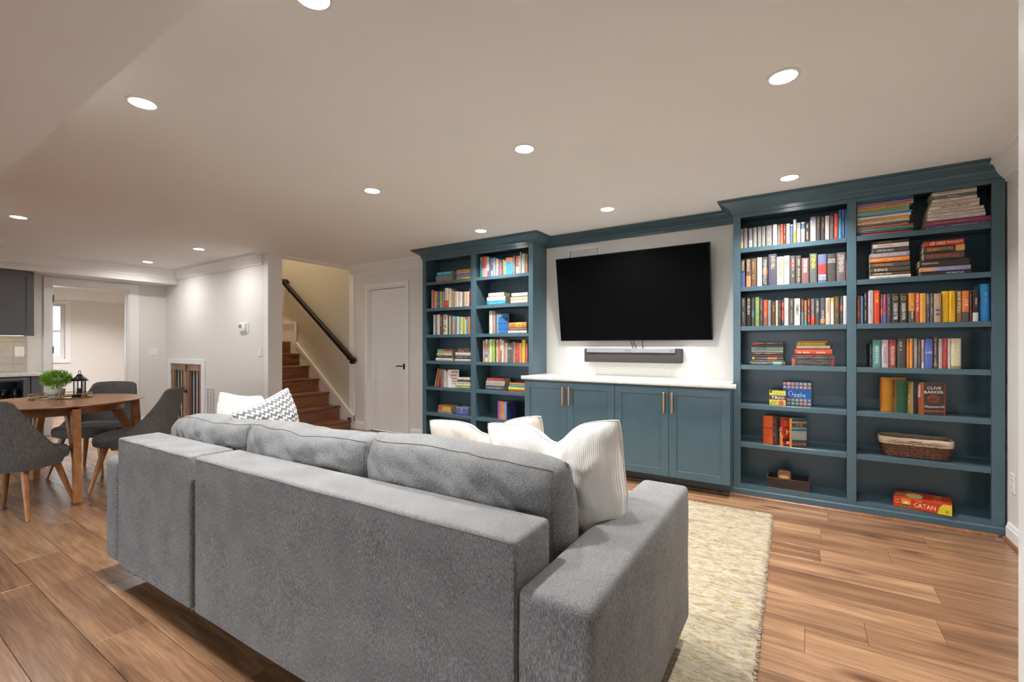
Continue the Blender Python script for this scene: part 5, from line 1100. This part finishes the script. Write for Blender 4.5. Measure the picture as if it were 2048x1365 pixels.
# boxed set in a navy slipcase
a = on_y(*crop_px(c, 540, 1165), YS2 + .045); rz = R(-21)
bw = [.030, .032, .026, .030, .024, .022]; bc_ = ['c06aa8', 'c878b0', 'dba03f', 'df8a55', '6ab0b0', '8a84c8']
tot = sum(bw) + .008; hb = .195
sc_ = thing('book_slipcase', 'navy slipcase holding a pastel boxed book set, left bookcase', 'slipcase', (a.x, YS2 + .045, LZ[5] + .0006), rz)
for q in (((-.003, .002, 0), (-.0005, .13, hb + .003)), ((tot, .002, 0), (tot + .004, .13, hb + .003)), ((-.0005, .128, 0), (tot, .13, hb + .003))): MB().box(*q).build('board', 'cover', sc_, color='262a5c')
MB().box((-.0005, .002, hb + .0012), (tot, .128, hb + .003)).build('board', 'cover', sc_, color='8a7088')
for i in range(14): MB().box((tot + .0042, .012 + .008 * i, .02 + .012 * ((i * 5) % 13)), (tot + .0045, .015 + .008 * i, .024 + .012 * ((i * 5) % 13))).build('star_print', 'ink', sc_, color='8a90c8')
x = .002
for i, (w, col) in enumerate(zip(bw, bc_)):
    p = Vector((x + w / 2, 0, 0)); p.rotate(Matrix.Rotation(rz, 3, 'Z'))
    book('%s book, %s from left, in the navy slipcase of the left bookcase' % (colour_word(col), ORD[i]), w - .001, hb, .124, col, (a.x + p.x, YS2 + .045 + p.y, LZ[5] + .0008), rz, glyph='e6dce6', group='boxed set in the navy slipcase'); x += w + .001

# ----------------------------------------------------------------- games, basket, boxes
def game_box(name, label, cat, w, h, d, loc, rz, col, side=None):
    b = thing(name, label, cat, loc, rz)
    MB().box((-w / 2, 0, 0), (w / 2, d, h), bev=.0015).build('box', 'cover', b, color=col); return b
def front_rect(b, x0, z0, x1, z1, col, e=.0004, name='front_print'): return MB().quadset([(x0, -e, z0), (x1, -e, z0), (x1, -e, z1), (x0, -e, z1)], [(0, 1, 2, 3)]).build(name, 'ink', b, color=col)
def front_text(b, s, x, z, w, h, col, e=.0012): return lettering(s, b, Matrix.Translation((x, -e, z)) @ Matrix.Rotation(R(90), 4, 'X'), w, h, col)
c = (1470, 660, 240 / 1927); z = RZ[4]
yy = 4.255; a = on_y(*crop_px(c, 765, 832), yy); b_ = on_y(*crop_px(c, 1230, 845), yy); w = b_.x - a.x; h = a.z - z
uz = game_box('board_game_box', 'blue puzzle game box with rows of coloured shapes, fifth shelf', 'board game', w, h, .06, ((a.x + b_.x) / 2, yy, z + .0006), 0, '3a66b8')
front_rect(uz, -w / 2 + .001, h * .30, w / 2 - .001, h * .67, '2f74cc')
front_text(uz, 'Uzzle', .0, h * .45, w * .60, h * .18, 'e2e8ee', .001); front_text(uz, 'the', -w * .22, h * .60, w * .12, h * .07, 'e8ecf0')
cols = ['c8503c', 'd98a4a', '6a9a8a', 'c8504c', '7aa08a', '8a6ab0', 'd98a4a']; cols2 = ['b07ac0', '4a6ab0', 'a87ac0', 'c05a6a', '5a9ac0', '5a9a70', '6a9a5a']
for r_, zc in enumerate((.92, .77, .23, .08)):
    for i in range(7):
        cx_ = -w / 2 + w * (i + .5) / 7; q = w / 7 * .46; zz2 = h * zc
        front_rect(uz, cx_ - q, max(.0008, zz2 - q), cx_ + q, min(h - .0008, zz2 + q), (cols, cols2)[(r_ + i // 4) % 2][(i + r_) % 7], .0006, 'tile_print')
        rr = q * .72; MB().quadset([(cx_ + rr * math.cos(t_), -.001, min(h - rr, max(rr, zz2)) + rr * math.sin(t_)) for t_ in [2 * math.pi * k / 12 for k in range(12)]], [tuple(range(12))]).build('shape_print', 'ink', uz, color='e6e2da')
        MB().box((cx_ - q * .3, -.0016, zz2 - q * .3), (cx_ + q * .3, -.0011, zz2 + q * .3), T=Matrix.Translation((cx_, 0, zz2)) @ Matrix.Rotation(R(45), 4, 'Y') @ Matrix.Translation((-cx_, 0, -zz2))).build('shape_print', 'ink', uz, color=['c8503c', 'e6e2da', '8a6ab0', '5a9ac0'][(i + r_) % 4])
yy = 4.19; a = on_y(*crop_px(c, 550, 965), yy); b_ = on_y(*crop_px(c, 818, 975), yy); w = b_.x - a.x; h = a.z - z
tr_ = game_box('card_game_box', 'small yellow and brown card game box before the blue puzzle box', 'card game', w, h, .045, ((a.x + b_.x) / 2, yy, z + .0006), 0, '6d6250')
front_rect(tr_, -w / 2 + .001, h * .66, w / 2 - .002, h * .95, 'd9cf4a'); front_rect(tr_, -w / 2 + .001, .001, w / 2 - .002, h * .36, 'd0c648'); front_rect(tr_, -w / 2 + .001, h * .37, w / 2 - .002, h * .65, '54443c')
front_text(tr_, 'TRIO', 0.002, h * .5, w * .8, h * .2, 'f0ece4', .0014); front_rect(tr_, -w / 2 + .003, h * .8, -w * .32, h * .96, '54483c', .0008)
for i in range(5): front_rect(tr_, -w * .2 + i * w * .13, h * .74, -w * .15 + i * w * .13, h * .84, '8a8038', .0009)
MB().quadset([(w * .22 + w * .17 * math.cos(t_), -.0012, h * .17 + w * .155 * math.sin(t_)) for t_ in [2 * math.pi * k / 18 for k in range(18)]], [tuple(range(18))]).build('figure_print', 'ink', tr_, color='c8504c')
for i in range(6): front_rect(tr_, w * .08 + i * w * .05, h * .08 + (i % 3) * h * .06, w * .10 + i * w * .05, h * .11 + (i % 3) * h * .06, 'e8e4dc', .0018)
for i in range(4): front_rect(tr_, -w * .4 + i * w * .09, h * .06 + (i % 2) * h * .1, -w * .35 + i * w * .09, h * .16 + (i % 2) * h * .1, '5a5430', .0009)
# wooden tray box with a small picture box on it
c = (1490, 810, 210 / 1509); z = DECK; yy = 4.20
a = on_y(*crop_px(c, 315, 1050), yy); b_ = on_y(*crop_px(c, 930, 1130), yy); w = b_.x - a.x; h = .078
tbx = thing('storage_tray', 'dark open tray with copper edges on the bottom shelf', 'tray', ((a.x + b_.x) / 2, yy, z + .0006))
for q in (((-w / 2, 0, 0), (w / 2, .006, h)), ((-w / 2, .164, 0), (w / 2, .17, h)), ((-w / 2, .0062, 0), (-w / 2 + .006, .1638, h)), ((w / 2 - .006, .0062, 0), (w / 2, .1638, h))): MB().box(*q).build('panel', paint('dark_walnut', (.030, .019, .014), .35, .2, 20) if 'dark_walnut' not in M else 'dark_walnut', tbx)
M['dark_walnut'] = tbx.children[0].data.materials[0]
MB().box((-w / 2 + .0062, .0062, 0), (w / 2 - .0062, .1638, .006)).build('base', 'dark_walnut', tbx)
cop = paint('copper_edge', (.42, .13, .05), .4, .1, 20, metal=.5); M['copper'] = cop
for q in (((-w / 2 - .0008, -.0008, h), (w / 2 + .0008, .0068, h + .0022)), ((-w / 2 - .0008, .0068, h), (-w / 2 + .0065, .17, h + .0022)), ((w / 2 - .0065, .0068, h), (w / 2 + .0008, .17, h + .0022)), ((-w / 2 - .0012, -.0012, 0), (w / 2 + .0012, -.0001, .003))): MB().box(*q).build('copper_edge', 'copper', tbx)
sh = thing('coaster_box', 'small brown box with an oval picture standing in the dark tray', 'box', ((a.x + b_.x) / 2 - .025, yy + .010, z + h * .55))
part('support_block', 'dark_walnut', sh, (-.04, .0, -.036), (.04, .07, .0))
MB().box((-.046, 0, .0005), (.046, .012, .088), bev=.002).build('picture_panel', paint('brown_card', (.16, .085, .045), .45, .15, 30), sh)
MB().quadset([(.036 * math.cos(t_), -.0006, .05 + .022 * math.sin(t_)) for t_ in [2 * math.pi * k / 24 for k in range(24)]], [tuple(range(24))]).build('oval_picture', 'ink', sh, color='b8823c')
MB().quadset([(.034 * math.cos(t_), -.0010, .05 + .006 * math.sin(t_)) for t_ in [2 * math.pi * k / 24 for k in range(24)]], [tuple(range(24))]).build('oval_picture', 'ink', sh, color='e0c8a0')
MB().box((-.040, .0125, .0005), (.040, .05, .098), bev=.006).build('rear_box', 'copper', sh); MB().box((-.039, .013, .0985), (.039, .049, .104)).build('lid', 'dark_walnut', sh)
# flat game box on the bottom shelf, seen along its long side
c = (1730, 840, 230 / 1427); z = DECK
A0 = on_y(*crop_px(c, 352, 930), 4.178); L = .300; rz = R(-10)
ct_ = thing('board_game_box', 'red and yellow board game box lying flat on the bottom shelf', 'board game', (A0.x, 4.178, z + .0006), rz)
D_, H_ = .215, .072
MB().box((0, 0, 0), (L, D_, H_), bev=.0015).build('box', 'cover', ct_, color='c2381f')
def ctrect(x0, z0, x1, z1, col, e=.0004): return MB().quadset([(x0, -e, z0), (x1, -e, z0), (x1, -e, z1), (x0, -e, z1)], [(0, 1, 2, 3)]).build('side_print', 'ink', ct_, color=col)
MB().quadset([(L * .76, -.0005, .001), (L - .0008, -.0005, .001), (L - .0008, -.0005, H_ - .001), (L * .86, -.0005, H_ - .001), (L * .80, -.0005, H_ * .7), (L * .775, -.0005, H_ * .35)], [(0, 1, 2, 3, 4, 5)]).build('side_print', 'ink', ct_, color='d9c42f')
ctrect(L * .14, H_ * .12, L * .31, H_ * .88, 'dc8a2c'); ctrect(L * .145, H_ * .14, L * .305, H_ * .4, '5a3c20', .0007)
MB().quadset([(L * .225 + .016 * math.cos(t_), -.0009, H_ * .42 + .018 * math.sin(t_)) for t_ in [math.pi * k / 14 for k in range(15)]], [tuple(range(15))]).build('sun_print', 'ink', ct_, color='f0d48a')
for i in range(4): MB().quadset([(L * .15 + i * L * .04, -.0010, H_ * .16), (L * .165 + i * L * .04, -.0010, H_ * .16), (L * .18 + i * L * .035, -.0010, H_ * .38)], [(0, 1, 2)]).build('field_print', 'ink', ct_, color='c8a050')
lettering('CATAN', ct_, Matrix.Translation((L * .545, -.0012, H_ * .47)) @ Matrix.Rotation(R(90), 4, 'X'), L * .38, H_ * .42, 'f0dc9a')
for i, zf in enumerate((.68, .42)): ctrect(L * .03, H_ * zf, L * .11, H_ * zf + .006, 'e0a050', .0008)
for i in range(4): ctrect(L * .89, H_ * (.2 + .07 * i), L * .955, H_ * (.2 + .07 * i) + .002, '8a8020', .0009)
ctrect(L * .40, H_ * .84, L * .5, H_ * .88, 'f0dc9a', .0008)
def toprect(x0, y0, x1, y1, col, e): return MB().quadset([(x0, y0, H_ + e), (x1, y0, H_ + e), (x1, y1, H_ + e), (x0, y1, H_ + e)], [(0, 1, 2, 3)]).build('lid_print', 'ink', ct_, color=col)
toprect(.002, .004, L * .16, D_ - .004, '7a2c1c', .0006); toprect(L * .02, .02, L * .5, D_ * .6, 'b86a24', .0008)
MB().quadset([(L * .36 + L * .15 * math.cos(t_), D_ * .42 + D_ * .30 * math.sin(t_), H_ + .0011) for t_ in [2 * math.pi * k / 24 for k in range(24)]], [tuple(range(24))]).build('lid_print', 'ink', ct_, color='dcc88a')
lettering('CATAN', ct_, Matrix.Translation((L * .76, D_ * .5, H_ + .0012)) @ Matrix.Rotation(R(90), 4, 'Z'), D_ * .75, L * .14, 'e8a84a')
MB().box((-.001, D_ * .8, .004), (-.0002, D_ - .002, H_ - .002)).build('side_print', 'ink', ct_, color='d9c42f')
MB().box((-.001, D_ * .12, H_ * .2), (-.0002, D_ * .6, H_ * .75)).build('side_print', 'ink', ct_, color='d0603c')
# wicker basket with a cloth liner
z = RZ[5]
B0 = on_y(*crop_px(c, 225, 440), 4.20); B1 = on_y(*crop_px(c, 1080, 520), 4.185)
bl = B1.x - B0.x
bk = thing('wicker_basket', 'brown wicker basket with a cream cloth liner on the sixth shelf', 'basket', ((B0.x + B1.x) / 2, 4.29, z + .0006), R(-3))
wick = paint('wicker', (.13, .052, .026), .45, .45, 60); wick2 = paint('wicker_dark', (.085, .036, .020), .5, .3, 60)
hx, hy, BH = bl / 2 - .01, .095, .128
def rect_path(t, k):      # rounded rectangle, t 0..1
    n = 7.0; a = 2 * math.pi * t; ca, sa = math.cos(a), math.sin(a); r = 1 / ((abs(ca) ** n + abs(sa) ** n) ** (1 / n)); return Vector((hx * k * r * ca, (hy + hx * (k - 1) * .5) * r * sa, 0))
M['wick'] = wick; M['wick2'] = wick2
part('base', 'wick2', bk, (-hx + .012, -hy + .012, .001), (hx - .012, hy - .012, .006))
NS = 44
for r in range(15):
    zz2 = .008 + (BH - .03) * r / 14; k = 1 + .14 * (zz2 / BH); pts = []
    for i in range(NS * 3):
        t_ = i / (NS * 3); p = rect_path(t_, k); s = math.sin(math.pi * (t_ * NS) + math.pi * (r % 2)); nrm = Vector((p.x / hx ** 2, p.y / hy ** 2, 0)).normalized(); p += nrm * .0035 * s; p.z = zz2 + .0008 * math.sin(i * 1.7 + r); pts.append(p)
    MB().tube(pts, .0038, 5, closed=True).build('weaver', 'wick', bk)
for i in range(NS):
    p = rect_path((i + .5) / NS, 1.0); q = rect_path((i + .5) / NS, 1.14); MB().tube([(p.x, p.y, .003), (q.x, q.y, BH)], .003, 5).build('stake', 'wick2', bk)
for zz2 in (BH - .024, BH - .014): MB().tube([rect_path(i / 90, 1.135) + Vector((0, 0, zz2 + .002 * math.sin(i * .9))) for i in range(90)], .0055, 6, closed=True).build('rim', 'wick', bk)
rings = []
for k, zz2 in ((1.155, BH - .038), (1.175, BH - .034), (1.19, BH - .01), (1.185, BH + .008), (1.16, BH + .012), (1.10, BH + .006), (1.07, BH - .02), (1.03, .03), (.98, .012)):
    rings.append([tuple(rect_path(i / 96, k) + Vector((0, 0, zz2 + (.0012 * math.sin(i * .65) if zz2 > .1 else 0)))) for i in range(96)])
MB().loft(rings, True, False).build('cloth_liner', paint('linen', (.56, .44, .32), .9, .08, 90, bump=.3, bscale=400), bk)
lm = MB()
for i in range(9): lm.box((-.03 + .0075 * i, -hy * 1.0, 0), (-.026 + .0075 * i, -hy, .001))
pk = [rect_path((270 + 0) / 360, 1.192)]
yl = rect_path(.75, 1.192).y - .0008
for dx, s in ((-.075, 1), (.075, -1)):
    MB().tube([(dx - s * .055 + s * .11 * i / 20, yl - .0005, BH - .014 + .010 * math.sin(i / 20 * 6.3)) for i in range(21)], .0009, 4).build('scroll_print', 'print_dark', bk)
for i in range(9): MB().box((-.032 + .0075 * i, yl - .0009, BH - .012 + .001 * (i % 2)), (-.027 + .0075 * i, yl - .0001, BH - .006 + .001 * (i % 2))).build('word_print', 'print_dark', bk)
